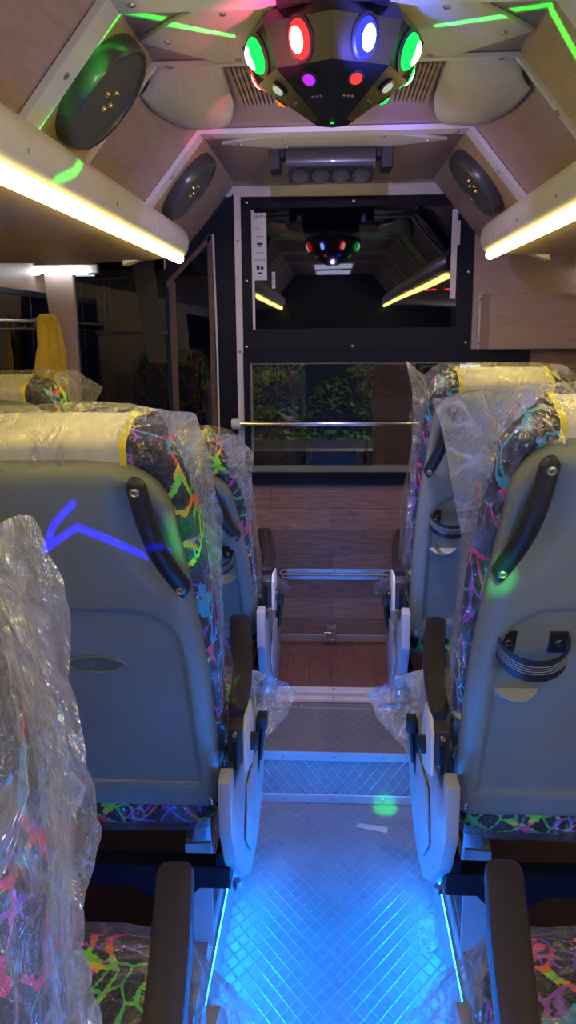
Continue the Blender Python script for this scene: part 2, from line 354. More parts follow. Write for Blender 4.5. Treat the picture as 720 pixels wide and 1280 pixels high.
for s, nm in ((-1, 'left'), (1, 'right')):
    b = MB()
    for y0, y1 in ((-1.6, 2.94),):
        x0, z0 = slopepts(s, 0); x1, z1 = slopepts(s, SL)
        b.prism([(x0, y0, z0+.003), (x1, y0, z1+.003), (x1+s*.012, y0, z1+.013), (x0, y0, z0+.02)], (0, y1-y0, 0))
        b.prism([(x1, y0, z1), (s*1.08, y0, 1.66), (s*1.08, y0, 1.68), (x1, y0, z1+.02)], (0, y1-y0, 0))
    struct(b.build('ceiling_'+nm, 'ply'))
    # pale oak plywood bays
    for k, (y0, y1) in enumerate(((1.39, 1.645), (2.22, 2.60))):
        b = MB(); x0, z0 = slopepts(s, .004); x1, z1 = slopepts(s, SL)
        b.prism([(x0, y0, z0), (x1, y0, z1), (x1+s*.004, y0, z1+.005), (x0+s*.004, y0, z0+.005)], (0, y1-y0, 0)); struct(b.build(f'trim_{6+k+(2 if s>0 else 0)}', 'oak'))
# arches: flat strips folded under the roof
def arch(n, y0, y1, mat, th=.012):
    b = MB(); pr = []
    xs = [slopepts(-1, SL-.004), slopepts(-1, 0), slopepts(1, 0), slopepts(1, SL-.004)]
    inner = [(xs[0][0]+th*.77, xs[0][1]-th*.64), (xs[1][0]+th*.4, xs[1][1]-th), (xs[2][0]-th*.4, xs[2][1]-th), (xs[3][0]-th*.77, xs[3][1]-th*.64)]
    for i in range(3):
        b.prism([(xs[i][0], y0, xs[i][1]), (xs[i+1][0], y0, xs[i+1][1]), (inner[i+1][0], y0, inner[i+1][1]), (inner[i][0], y0, inner[i][1])], (0, y1-y0, 0))
    struct(b.build(f'trim_{n}', mat))
    b = MB()
    for i, f in ((0, .5), (1, .04), (1, .96), (2, .5)):
        p = Vector((inner[i][0], 0, inner[i][1])).lerp(Vector((inner[i+1][0], 0, inner[i+1][1])), f); p.y = (y0+y1)/2
        d = Vector((inner[i+1][0]-inner[i][0], 0, inner[i+1][1]-inner[i][1])).cross(Vector((0, 1, 0))).normalized()
        if d.z > 0: d = -d
        b.lathe([(.007, -.001), (.006, .002), (.0, .004)], p, d, 10)
    struct(b.build(f'trim_{n+1}', 'steel', smooth=True))
arch(10, 1.31, 1.375, 'white'); arch(12, 2.155, 2.21, 'white'); arch(14, 1.64, 1.655, 'white', .008); arch(16, .46, .52, 'white'); arch(18, -.26, -.20, 'white')
# hexagon panels under the roof
def hexa(y0, y1, z, xm, xt, lbl):
    ym = y0 + (y1-y0)*.53; h = .008
    m = MB(); m.prism([(-xt, ym, 0), (-xm, y0, 0), (xm, y0, 0), (xt, ym, 0), (xm, y1, 0), (-xm, y1, 0)], (0, 0, -h), .001)
    r = root('ceiling_panel', lbl, 'ceiling panel', (0, 0, z), 'six sided ceiling panels'); m.build('panel', 'lined', r)
    for x, y in ((-xt+.05, ym), (xt-.05, ym), (-xm*.8, y0+.015), (xm*.8, y0+.015), (-xm*.8, y1-.015), (xm*.8, y1-.015)):
        m = MB(); m.lathe([(.006, 0), (.005, -.003), (0, -.004)], (x, y, -h), (0, 0, 1), 10); m.build('bolt', 'steel', r, True)
hexa(1.385, 1.634, 1.851, .22, .338, 'large six-sided cream lined ceiling panel holding the coloured disco light')
hexa(2.225, 2.36, 1.851, .16, .30, 'small six-sided cream lined ceiling panel behind the second white arch')
# cove panels in the roof corners
for s, side in ((-1, 'left'), (1, 'right')):
    A = [Vector((s*.347, 1.657, 1.843)), Vector((s*.30, 1.657, 1.847)), Vector((s*.26, 1.657, 1.849)), Vector((s*.212, 1.657, 1.850)), Vector((s*.215, 1.79, 1.850)), Vector((s*.222, 1.925, 1.850))]
    Bc = [Vector((s*.376, 1.69, 1.802)), Vector((s*.372, 1.78, 1.80)), Vector((s*.368, 1.87, 1.806)), Vector((s*.352, 1.98, 1.815)), Vector((s*.335, 2.08, 1.83)), Vector((s*.30, 2.148, 1.848))]
    def cr(P, t):
        t *= len(P)-1; i = min(int(t), len(P)-2); f = t-i; p0, p1, p2, p3 = P[max(i-1, 0)], P[i], P[i+1], P[min(i+2, len(P)-1)]
        return .5*((2*p1)+(p2-p0)*f+(2*p0-5*p1+4*p2-p3)*f*f+(3*p1-p0-3*p2+p3)*f**3)
    rows = []
    for i in range(13):
        t = i/12; a = cr(A, t); c = cr(Bc, t); row = []
        for j in range(11):
            f = j/10; p = a.lerp(c, f); p += Vector((-s*.7, 0, -.75)).normalized()*.022*math.sin(math.pi*f)*min(1, .3+t)
            row.append(p)
        rows.append(row)
    m = MB(); m.grid(rows); o = m.build('cove_panel', 'lined', smooth=80, fix=False)
    md = o.modifiers.new('t', 'SOLIDIFY'); md.thickness = .004
    tag(o, f'curved cream cove panel in the {side} corner of the roof beside the disco light', 'ceiling panel', 'curved cove panels')
    # ribbed brown vent
    m = MB()
    for k in range(9):
        x = s*(.125+.009*k); m.box((min(x, x+s*.006), 1.665, 1.840), (max(x, x+s*.006), 1.93, 1.852), .001)
    tag(m.build('roof_vent', 'ply_x'), f'ribbed brown roof grille to the {side} of the disco light', 'vent', 'ribbed roof grilles')

# bulkhead ------------------------------------------------------------
b = MB(); b.box((XA0-.3, YP, ZF), (.95, YP+.02, .80)); b.box((.66, YP, .8), (1.06, YP+.02, 1.30)); b.box((-1.06, YP, ZF), (-.36, YP+.02, .80)); struct(b.build('wall_front', 'plank_v'))
b = MB(); b.prism([(-.40, YP-.004, 1.812), (.62, YP-.004, 1.802), (.62, YP-.004, 1.90), (-.40, YP-.004, 1.90)], (0, .026, 0)); struct(b.build('trim_20', 'white'))
b = MB(); b.prism([(-.40, YP-.03, 1.846), (.5, YP-.03, 1.846), (.5, YP-.03, 1.852), (-.40, YP-.03, 1.852)], (0, .026, 0)); struct(b.build('trim_21', 'ply_x'))
r = root('bulkhead_post', 'slim white aluminium post left of the dark bulkhead window', 'post', (-.331, YP-.02, ZF))
b = MB(); b.box((-.014, 0, 0), (.010, .03, 1.82-ZF), .002); b.build('post', 'white', r)
for z in (.45, .78, 1.12, 1.5): m = MB(); m.lathe([(0, -.004), (.004, -.002), (.005, 0)], (-.002, 0, z), (0, 1, 0), 10); m.build('bolt', 'steel', r, True)
# upper window
def frame(m, x0, x1, z0, z1, fx0, fx1, fz0, fz1, y0, y1):
    m.box((x0, y0, z0), (x1, y1, fz0)); m.box((x0, y0, fz1), (x1, y1, z1)); m.box((x0, y0, fz0), (fx0, y1, fz1)); m.box((fx1, y0, fz0), (x1, y1, fz1)); return m
r = root('bulkhead_window', 'upper black-framed dark window reflecting the disco light', 'window', (.085, YP-.012, 1.283))
ox, oz = .085, 1.283
m = MB(); frame(m, -.321-ox, .486-ox, .0, 1.806-oz, -.285-ox, .433-ox, 1.363-oz, 1.772-oz, 0, .02); m.build('window_frame', 'black', r)
m = MB(); m.box((-.285-ox, .008, 1.363-oz), (.433-ox, .012, 1.772-oz)); m.build('pane', 'glass', r)
for x, z in ((-.30, 1.79), (.07, 1.79), (.465, 1.785), (-.305, 1.53), (.47, 1.55), (-.31, 1.30), (.07, 1.30), (.47, 1.31)):
    m = MB(); m.lathe([(0, -.006), (.005, -.004), (.006, 0)], (x-ox, 0, z-oz), (0, 1, 0), 12); m.build('bolt', 'chrome', r, True)
m = MB(); m.box((.408-ox, -.004, 1.46-oz), (.428-ox, .0, 1.757-oz), .001); m.box((.425-ox, -.004, 1.64-oz), (.437-ox, 0, 1.72-oz), .001); lab(m.build('edge_strip', 'white', r), 'white vertical strip near the right edge')
r = root('window_sticker', 'tall narrow white sticker with small print on the upper window', 'sticker', (-.256, YP-.018, 1.64), )
m = MB(); m.box((-.024, 0, -.11), (.024, .0015, .115), .0004); m.build('paper', 'paper', r)
def txt(s, x, z, sz, mat='ink', par=None): return text_mesh('lettering', s, sz, mat, par or r, Matrix.Translation((x, -.0008, z)) @ FRONT, .0003)
txt('sloto', 0, .103, .019)
txt('THE', -.012, .07, .008, 'orange'); txt('MARKET', -.006, .061, .008, 'orange'); txt('Classic', .002, .037, .009)
txt('MADE IN', .0, -.018, .007); txt('NU CRAVE', 0, -.042, .008); txt('- x -', 0, -.10, .008)
for a_, b_ in (((-.010, .008), (.010, .016)), ((-.006, .002), (.006, .006)), ((-.012, -.074), (-.002, -.06)), ((.002, -.074), (.012, -.064)), ((-.007, -.09), (.007, -.083))):
    m = MB(); m.box((a_[0], -.0008, a_[1]), (b_[0], 0, b_[1])); m.build('printed_mark', 'ink', r)
m = MB(); m.box((-.285-ox+.085, YP-.0165, 1.36), (-.276, YP-.0150, 1.765)); tag(m.build('tape_strip', 'white'), 'thin pale tape strip down the left side of the upper window glass', 'tape')
r = root('window_sticker', 'small pale sticker to the right of the tall printed one', 'sticker', (-.209, YP-.018, 1.53)); m = MB(); m.box((-.006, 0, -.028), (.006, .0015, .028), .0004); m.build('paper', 'paper', r)
for k in range(6):
    m = MB(); m.box((-.004, -.0008, -.022+k*.008), (.004, 0, -.019+k*.008)); m.build('printed_mark', 'ink', r)
# lower window
r = root('bulkhead_window', 'lower black-framed sliding window behind the chrome rail', 'window', (.17, YP-.026, .800)); ox, oz = .17, .800
m = MB(); frame(m, -.321-ox, .692-ox, 0, 1.281-oz, -.298-ox, .56-ox, .845-oz, 1.243-oz, 0, .024); m.build('window_frame', 'black', r)
m = MB(); frame(m, -.298-ox, .56-ox, .845-oz, 1.243-oz, -.291-ox, .552-ox, .868-oz, 1.238-oz, .006, .02); lab(m.build('sliding_frame', 'shell', r), 'thin metal inner frame')
m = MB(); m.box((-.286-ox, .010, .872-oz), (.13-ox, .013, 1.234-oz)); m.build('pane', 'glass2', r)
m = MB(); m.box((.12-ox, .016, .872-oz), (.55-ox, .019, 1.234-oz)); m.build('pane', 'glass2', r)
m = MB(); m.box((-.298-ox, -.006, .828-oz), (.56-ox, .004, .846-oz), .002); m.build('sill_track', 'black', r)
m = MB()
for k in range(4):   # feathered wing mark on the glass
    pts = [(-.205+.012*k-.13*(1-f)*0+f*.075-ox, .0085, 1.065-.011*k-.022*math.sin(f*1.6)-oz+.004) for f in (0, .25, .5, .75, 1.0)]
    for i in range(4):
        a, c = Vector(pts[i]), Vector(pts[i+1]); m.poly([a, c, c+Vector((0, 0, -.004)), a+Vector((0, 0, -.004*(i > 0)))])
lab(m.build('wing_emblem', 'steel', r, fix=False), 'small pale wing emblem on the glass')
# rail
r = root('hand_rail', 'horizontal chrome rail across the lower bulkhead window', 'hand rail', (-.345, YP-.075, 1.030))
m = MB(); m.tube([(0, 0, 0), (.4, 0, 0), (.82, 0, 0)], .0105, 20); m.build('rail', 'chrome', r, 80)
for x in (-.005, .82):
    m = MB(); m.lathe([(.017, -.012), (.019, -.008), (.019, .014), (.015, .02)], (x, 0, 0), (1, 0, 0), 20); lab(m.build('rail_end', 'white', r, 60), 'white plastic end cap')
    m = MB(); m.box((x-.008, .012, -.018), (x+.008, .049, .018), .003); m.build('mount', 'blackplastic', r)
# hinge and latch of the hatch
r = root('piano_hinge', 'long pale blue-lit metal hinge on the bulkhead planks', 'hinge', (.013, YP-.003, .447))
m = MB(); m.box((-.185, -.002, .004), (.185, .003, .02), .001); m.build('leaf', 'alu', r)
m = MB(); m.box((-.185, -.002, -.022), (.185, .003, -.006), .001); m.build('leaf', 'alu', r)
m = MB(); m.tube([(-.2, -.005, -.001), (.2, -.005, -.001)], .005, 10); m.build('hinge_pin', 'steel', r, True)
for k in range(7):
    m = MB(); m.lathe([(0, -.003), (.004, -.002), (.004, 0)], (-.165+.055*k, -.002, .012 if k % 2 else -.014), (0, 1, 0), 8); m.build('screw', 'steel', r, True)
for s in (-1, 1):
    m = MB(); m.tube([(s*.185, -.005, .014), (s*.20, -.006, .018), (s*.212, -.006, .008), (s*.2, -.006, -.012), (s*.187, -.005, -.016)], .004, 8); m.build('hinge_hook', 'alu', r, True)
strip('hatch_strip', (-.20, YP-.006, .172), (.215, YP-.001, .202), 'alu', 2, 'pale metal strip along the foot of the plank hatch')
r = root('slide_latch', 'small steel slide latch in the middle of the hatch strip', 'latch', (.0, YP-.006, .205))
m = MB(); m.box((-.018, -.004, -.035), (.018, 0, .04), .002); m.build('latch_plate', 'steel', r)
m = MB(); m.tube([(0, -.012, -.045), (0, -.012, .05)], .006, 12); m.build('latch_bolt', 'chrome', r, True)
m = MB(); m.tube([(0, -.012, .008), (-.03, -.016, .010)], .005, 10); m.build('latch_knob', 'chrome', r, True)
for z in (-.02, .03): m = MB(); m.box((-.012, -.02, z-.006), (.012, 0, z+.006), .003); m.build('latch_guide', 'steel', r)
# right bulkhead
b = MB(); b.box((.488, YP-.022, 1.287), (1.06, YP, 1.82)); struct(b.build('wall_front_right', 'ply'))
r = root('wall_locker', 'shallow wood-grain locker box under the right luggage rack', 'locker', (.51, YP-.022, 1.287))
m = MB(); m.prism([(0, 0, 0), (.55, 0, 0), (.55, -.05, 0), (.03, -.05, 0)], (0, 0, .185), .002); m.build('box', 'ply_x', r)
m = MB(); m.box((-.004, -.012, .0), (.006, 0, .19), .002); m.build('edge_profile', 'alu_matte', r)
for z in (.02, .17): m = MB(); m.lathe([(0, -.006), (.005, -.003), (.005, 0)], (.001, -.012, z), (0, 1, 0), 10); m.build('screw', 'chrome', r, True)
# left bay: door with dark glass and slanted head
r = root('cab_door', 'dark glazed cab door with a slanted head left of the white post', 'door', (-.46, YP-.01, ZF)); ox = -.46
def zhead(x): return 1.845-1.0*max(0, abs(x)-.34)*.98
m = MB()
m.prism([(-.415-ox, 0, 0), (-.346-ox, 0, 0), (-.346-ox, 0, zhead(-.346)-ZF-.02), (-.415-ox, 0, zhead(-.415)-ZF-.02)], (0, .02, 0))
m.prism([(-.60-ox, 0, zhead(-.60)-ZF-.075), (-.415-ox, 0, zhead(-.415)-ZF-.075), (-.415-ox, 0, zhead(-.415)-ZF-.02), (-.60-ox, 0, zhead(-.60)-ZF-.02)], (0, .02, 0))
m.build('door_frame', 'black', r)
m = MB(); m.box((-.442-ox, -.006, 0), (-.424-ox, .014, zhead(-.43)-ZF-.07), .002)
m.prism([(-.59-ox, -.006, zhead(-.59)-ZF-.09), (-.43-ox, -.006, zhead(-.43)-ZF-.09), (-.43-ox, -.006, zhead(-.43)-ZF-.07), (-.59-ox, -.006, zhead(-.59)-ZF-.07)], (0, .018, 0)); lab(m.build('door_edge', 'ply_dark', r), 'brown wood-grain edge of the door')
m = MB(); m.tube([(-.418-ox, -.004, 0), (-.419-ox, -.006, .6), (-.416-ox, -.004, 1.1), (-.42-ox, -.004, zhead(-.42)-ZF-.08)], .004, 8); m.build('rubber_seal', 'cream', r, True)
m = MB(); m.prism([(-.565-ox, .006, 0), (-.44-ox, .006, 0), (-.44-ox, .006, zhead(-.44)-ZF-.09), (-.565-ox, .006, zhead(-.565)-ZF-.09)], (0, .004, 0)); m.build('pane', 'glass', r)
m = MB(); m.box((-.585-ox, -.004, 0), (-.563-ox, .016, zhead(-.57)-ZF-.09), .002); lab(m.build('door_edge', 'ply_dark', r), 'brown wood-grain edge of the door')
r = root('side_glazing', 'wide dark glass panel between the left wall pillar and the cab door', 'window', (-.76, YP-.008, .80)); ox = -.76
m = MB(); m.prism([(-.94-ox, 0, 0), (-.60-ox, 0, 0), (-.60-ox, 0, .86), (-.94-ox, 0, .77)], (0, .004, 0)); m.build('pane', 'glass', r)
m = MB(); m.box((-.86-ox, .0, .548), (-.60-ox, .010, .558)); m.build('glazing_bar', 'alu_matte', r)
m = MB(); m.prism([(-.72-ox, -.005, .85), (-.64-ox, -.005, .85), (-.60-ox, -.005, .45), (-.67-ox, -.005, .45)], (0, .003, 0)); m.build('sash', 'cab', r)
r = root('wall_pillar', 'pinkish wood-grain pillar in the front left corner', 'pillar', (-.97, YP-.03, .8))
m = MB(); m.prism([(-.06, 0, .80), (.045, 0, .80), (.045, 0, .0), (-.01, 0, 0), (-.03, 0, .3)], (0, .04, 0), .003); m.build('pillar', 'ply', r)
# left wall window
r = root('side_window', 'dark left wall window behind the yellow curtain', 'window', (-1.072, 2.55, .95))
m = MB(); m.box((-.002, -.35, 0), (.002, .5, .55)); m.build('pane', 'glass', r)
m = MB(); m.box((.002, -.35, .0), (.012, .5, .02)); m.box((.002, -.35, .53), (.012, .5, .55)); m.build('window_frame', 'black', r)
r = root('curtain_rod', 'thin dark curtain rod along the left wall window', 'curtain rod', (-1.03, 2.5, 1.395))
m = MB(); m.tube([(0, -.3, -.005), (0, .38, .0)], .006, 10); m.build('rod', 'steel', r, True)
m = MB(); m.tube([(0, -.3, -.03), (0, .38, -.025)], .004, 10); m.build('rod', 'blackplastic', r, True)
for y in (-.28, .36): m = MB(); m.box((-.03, y-.006, -.034), (.006, y+.006, .01), .002); m.build('rod_bracket', 'steel', r)
rows = []
for i in range(26):
    f = i/25; z = 1.41-f*.34; row = []
    for j in range(25):
        g = j/24; wv = math.sin(g*19+math.sin(f*5)*.6)*.010*(.5+f); hw = .045+.028*f
        row.append((-1.0+(g-.5)*.07*(.6+f)+wv+.006*noise.noise((g*6, f*9, 1)), 2.83+(g-.5)*hw*2+.01*math.sin(f*7), z+.012*math.sin(g*3)*(1-f)))
    rows.append(row)
m = MB(); m.grid(rows); o = m.build('curtain', 'cloth', smooth=80, fix=False); o.modifiers.new('t', 'SOLIDIFY').thickness = .0015
tag(o, 'gathered yellow curtain hanging at the left wall window', 'curtain')
# folding poles behind the glass
for k, (x, dx) in enumerate(((-.95, -.02), (-.925, .03), (-.88, -.01))):
    r = root('metal_pole', ('slanted chrome pole furthest left behind the dark side glass', 'middle slanted chrome pole behind the dark side glass', 'chrome pole nearest the cab door behind the dark side glass')[k], 'pole', (x+.03*k*0, 3.15+.06*k, ZF))
    m = MB(); m.tube([(0, 0, 0), (dx, 0, 1.38)], .006, 10); m.build('pole', 'chrome', r, True)
    m = MB(); m.lathe([(.008, 0), (.011, .006), (.011, .03), (.008, .036)], (0, 0, 0), (0, 0, 1), 10); m.build('foot', 'blackplastic', r, True)

# luggage racks --------------------------------------------------------
for s, side in ((-1, 'left'), (1, 'right')):
    r = root('luggage_rack', f'{"left" if s<0 else "right"} overhead luggage rack with rounded cream front and wood-grain underside', 'luggage rack', (s*.467, 0, 1.575), 'overhead luggage racks')
    Y0, Y1 = -1.55, 2.56
    prof = [(.085, .085), (.04, .090), (.0, .088), (-.020, .080), (-.032, .064), (-.036, .045), (-.034, .028), (-.028, .014), (-.019, .004), (-.008, -.001), (.02, -.001), (.03, .006), (.085, .02)]
    m = MB(); n = 60
    def endf(y): return 0 if y < Y1-.03 else .012*(1-math.sqrt(max(0, 1-((y-Y1+.03)/.03)**2)))
    rows = []
    for k in range(n+1):
        y = Y0+(Y1-Y0)*k/n if k < n-6 else (Y0+(Y1-Y0)*(n-7)/n)+(Y1-(Y0+(Y1-Y0)*(n-7)/n))*(k-n+7)/7
        rows.append([(s*(x+endf(y)), y, z) for x, z in prof])
    m.grid(rows, True, True); m.build('front_profile', 'cream', r, 60)
    for y in (.2, .7, 1.2, 1.68, 2.02, 2.3):
        m = MB(); m.lathe([(.005, -.001), (.004, .002), (0, .003)], (-s*.0335, y, .03), (-s, 0, -.15), 10); m.build('screw', 'steel', r, True)
    # led strip set in the lower lip, facing down and to the aisle
    m = MB(); m.prism([(s*(-.004+  .0135*math.cos(math.radians(a))), Y0, -.006+.0135*math.sin(math.radians(a))) for a in range(150, 391, 20)], (0, Y1-Y0-.06, 0)); lab(m.build('led_strip', 'e_yellow', r), 'glowing yellow-white LED strip')
    # underside with a rounded far end
    m = MB(); out = [(s*.008, Y0), (s*.008, 2.44)]
    for k in range(13):
        f = k/12; out.append((s*(.012+.30*(1-math.cos(f*math.pi/2))*1.0), 2.47+.0*f+(.0)*f))
    out = [(s*.002, Y0), (s*.002, 2.462), (s*.04, 2.49), (s*.10, 2.53), (s*.18, 2.555), (s*.30, 2.56), (s*.42, 2.53), (s*.52, 2.49), (s*.60, 2.46), (s*.60, Y0)]
    m.prism([(x, y, -.005-abs(x)*.015) for x, y in out], (0, 0, .014)); m.build('underside', 'under', r)
    m = MB(); m.prism([(s*.085, Y0, .012), (s*.60, Y0, .012), (s*.60, Y0, .03), (s*.085, Y0, .03)], (0, Y1-Y0-.08, 0)); m.build('shelf', 'ply', r)
    m = MB()
    pts = [(s*.09, 2.49, 0), (s*.19, 2.545, 0), (s*.15, 2.60, -.02)]
    m.prism([(s*.10, 2.50, .0), (s*.17, 2.50, -.0), (s*.17, 2.50, -.022)], (0, .05, 0)); m.build('end_bracket', 'white', r)
# tube lamps on the bulkhead head
for s, side in ((-1, 'left'), (1, 'right')):
    r = root('tube_lamp', f'white tube lamp glowing under the {side} luggage rack', 'lamp', (s*1.0, 2.90, 1.572), 'white tube lamps')
    m = MB(); m.box((-.17, 0, -.012), (.17, .02, .018), .003); m.build('housing', 'cream', r)
    for x0, x1 in ((-.135, -.035), (-.015, .135)): m = MB(); m.tube([(x0, -.012, -.006), (x1, -.012, -.006)], .011, 12); m.build('tube', 'e_white', r, 60)
b = MB(); b.box((-1.06, YP, 1.56), (-.60, YP+.02, 1.70)); struct(b.build('wall_front_head', 'ply'))

# speakers --------------------------------------------------------------
def speaker(s, y, t, lbl, rot=0):
    x, z = slopepts(s, t); nrm = Vector((-s*.762, 0, -.647))
    r = root('oval_speaker', lbl, 'speaker', (x, y, z), 'oval speakers on the sloping roof sides'); X = Vector((s*.647, 0, -.762))
    R = .105; kx, ky = 1.0, .98
    m = MB(); m.lathe([(R, 0), (R*1.0, .012), (R*.97, .028), (R*.92, .034), (R*.86, .033), (R*.82, .026)], (0, 0, 0), nrm, 48, kx, ky, X); m.build('rim', 'speaker_rim', r, 40)
    m = MB(); m.lathe([(R*.90, .027), (R*.80, .030), (R*.45, .020), (R*.38, .012)], (0, 0, 0), nrm, 48, kx, ky, X); m.build('cone', 'speaker', r, 60)
    m = MB(); m.lathe([(R*.42, .010), (R*.42, .022), (R*.36, .024), (R*.30, .018), (R*.16, .022), (0, .03)], (0, 0, 0), nrm, 40, kx*1.15, ky*.9, X); m.build('tweeter', 'speaker_rim', r, 40)
    Yv = nrm.cross(X)
    for k, (a, c) in enumerate(((-.018, .012), (-.006, -.018), (.016, .004), (.004, .02))):
        m = MB(); o = X*a+Yv*c; m.lathe([(.006, .018), (.006, .029), (.003, .033), (0, .033)], o, nrm, 12); lab(m.build('terminal', 'gold', r, True), 'shiny brassy stud')
speaker(-1, 1.495, .112, 'large dark oval speaker above the left rack beside the disco light')
speaker(-1, 2.385, .118, 'dark oval speaker at the far end of the left roof slope')
speaker(1, 2.43, .112, 'dark oval speaker at the far end of the right roof slope')

# dark lamp bar behind the second arch ------------------------------------
r = root('spot_lamp_bar', 'black lamp bar with glossy hood and four small lenses above the bulkhead window', 'lamp', (-.008, 2.40, 1.852))
for s in (-1, 1): m = MB(); m.box((s*.155-.016, -.04, -.062), (s*.155+.016, .05, 0), .003); m.build('end_bracket', 'bracket', r)
m = MB(); m.box((-.155, -.02, -.03), (.155, .04, 0), .002); m.build('mount_plate', 'bracket', r)
m = MB(); rows = []
for x in [-.122+.244*k/20 for k in range(21)]:
    rows.append([(x, -.045+.030*math.cos(a), -.045+.030*math.sin(a)) for a in [math.radians(20+k*14) for k in range(16)]]+[(x, -.03, -.06), (x, -.0, -.03)])
m.grid(rows, True, True); lab(m.build('hood', 'speaker_rim', r, 50), 'glossy half-round hood')
m = MB(); m.prism([(-.115, -.072, -.062), (.115, -.072, -.062), (.115, -.028, -.098), (-.115, -.028, -.098)], (0, .02, .012), .002); m.build('lens_housing', 'bracket', r)
for k in range(4):
    x = -.082+.055*k; d = Vector((0, -.62, -.78))
    m = MB(); m.lathe([(.022, 0), (.024, .005), (.018, .003), (.010, -.001), (0, 0)], Vector((x, -.055, -.082)), d, 20); m.build('lens', 'speaker_rim', r, 50)

# disco light ------------------------------------------------------------
r = root('disco_light', 'faceted black disco light with glowing red, blue and green lenses on the ceiling', 'disco light', (-.002, 1.46, 1.842))
def ring(R, z, n=8, ph=0): return [(R*math.sin(2*math.pi*(k+ph)/n), -R*math.cos(2*math.pi*(k+ph)/n), z) for k in range(n)]
m = MB(); m.grid([ring(.118, .0), ring(.140, -.010), ring(.150, -.030), ring(.125, -.088), ring(.042, -.142), ring(.034, -.148)], True, True); m.build('housing', 'discobody', r)
m = MB(); m.box((-.085, -.13, -.012), (.085, .11, .0), .002); m.build('mounting_plate', 'blackplastic', r)
cols = ['bl', 'gr', 'red', 'bl', 'red', 'gr', 'gr', 'red']
cols = {0: 'bl', 1: 'gr', 2: 'gr', 3: 'red', 4: 'bl', 5: 'red', 6: 'gr', 7: 'red'}
names = {'bl': 'glowing blue lens', 'red': 'glowing red lens', 'gr': 'glowing green lens'}
for k in range(8):
    a = 2*math.pi*(k+.5)/8; d = Vector((math.sin(a), -math.cos(a), 0)); R0 = .150*math.cos(math.pi/8); R1 = .125*math.cos(math.pi/8)
    p = d*((R0+R1)/2+.001)+Vector((0, 0, -.057)); nrm = (d*(.058)+Vector((0, 0, -(R0-R1)))).normalized(); c = cols[k]
    up = Vector((0, 0, 1))
    sw = .60 if k in (0, 7, 3, 4) else 1.0
    m = MB(); m.lathe([(.031, -.002), (.034, .002), (.030, .004)], p, nrm, 28, 1, sw+.06, up); o = m.build('lens_ring', 'bracket', r, 40)
    m = MB(); m.lathe([(.029, .001), (.026, .008), (.018, .015), (.008, .018), (0, .0185)], p, nrm, 28, 1, sw, up); o = m.build('lens', 'e_'+c, r, 60); lab(o, names[c])
    m = MB(); m.lathe([(.014, .008), (.0145, .016), (.008, .0215), (0, .023)], p, nrm, 14, 1.3, .75, up); m.build('lamp_core', 'e_'+c+'c', o, 60)
    # small lamps in the lower facets
    R2, R3 = .125*math.cos(math.pi/8), .042*math.cos(math.pi/8)
    nn = (d*.054+Vector((0, 0, -(R2-R3)))).normalized(); side = Vector((0, 0, 1)).cross(d)
    q = d*(R2*.72+R3*.28)+Vector((0, 0, -.088*.72-.142*.28))
    c2 = {7: 'pu', 0: 'red', 1: 'wh', 6: 'wh', 5: 'or', 2: 'gr', 3: 'bl', 4: 'red'}[k]
    m = MB(); m.lathe([(.012, -.001), (.014, .003), (.011, .004)], q, nn, 18); m.build('lens_ring', 'bracket', r, 40)
    m = MB(); m.lathe([(.0115, .001), (.009, .006), (0, .009)], q, nn, 18); lab(m.build('small_lens', 'e_'+c2, r, 60), {'pu': 'small purple lens', 'red': 'small red lens', 'wh': 'small clear lens', 'or': 'small orange lens', 'gr': 'small green lens', 'bl': 'small blue lens'}[c2])
    q2 = d*(R2*.35+R3*.65)+Vector((0, 0, -.088*.35-.142*.65))
    m = MB()
    for j in range(3): m.box(q2+side*(j-1)*.007-Vector((.0018, .0018, .0012)), q2+side*(j-1)*.007+Vector((.0018, .0018, .0012)))
    m.build('vent_slots', 'steel', r)
m = MB(); m.lathe([(.003, -.148), (.003, -.1495), (0, -.150)], (0, 0, 0), (0, 0, 1), 8); m.build('status_light', 'e_gr', r)
# added fill panels behind the viewer, shaped like ceiling lamps
for y, w in ((-1.2, 'rear end'), (-.55, 'middle')):
    rr = root('ceiling_lamp', f'added violet-white fill panel, out of view, over the {w} of the aisle', 'lamp', (0, y, 1.85), 'added ceiling fill panels')
    m = MB(); frame(m, -.17, .17, -.27, .27, -.15, .15, -.25, .25, 0, .012)
    for v in m.bm.verts: v.co = Vector((v.co.x, v.co.z, -v.co.y))
    m.build('fill_frame', 'white', rr)
    m = MB(); m.box((-.15, -.25, -.008), (.15, .25, -.002)); m.build('diffuser', 'e_fill', rr)

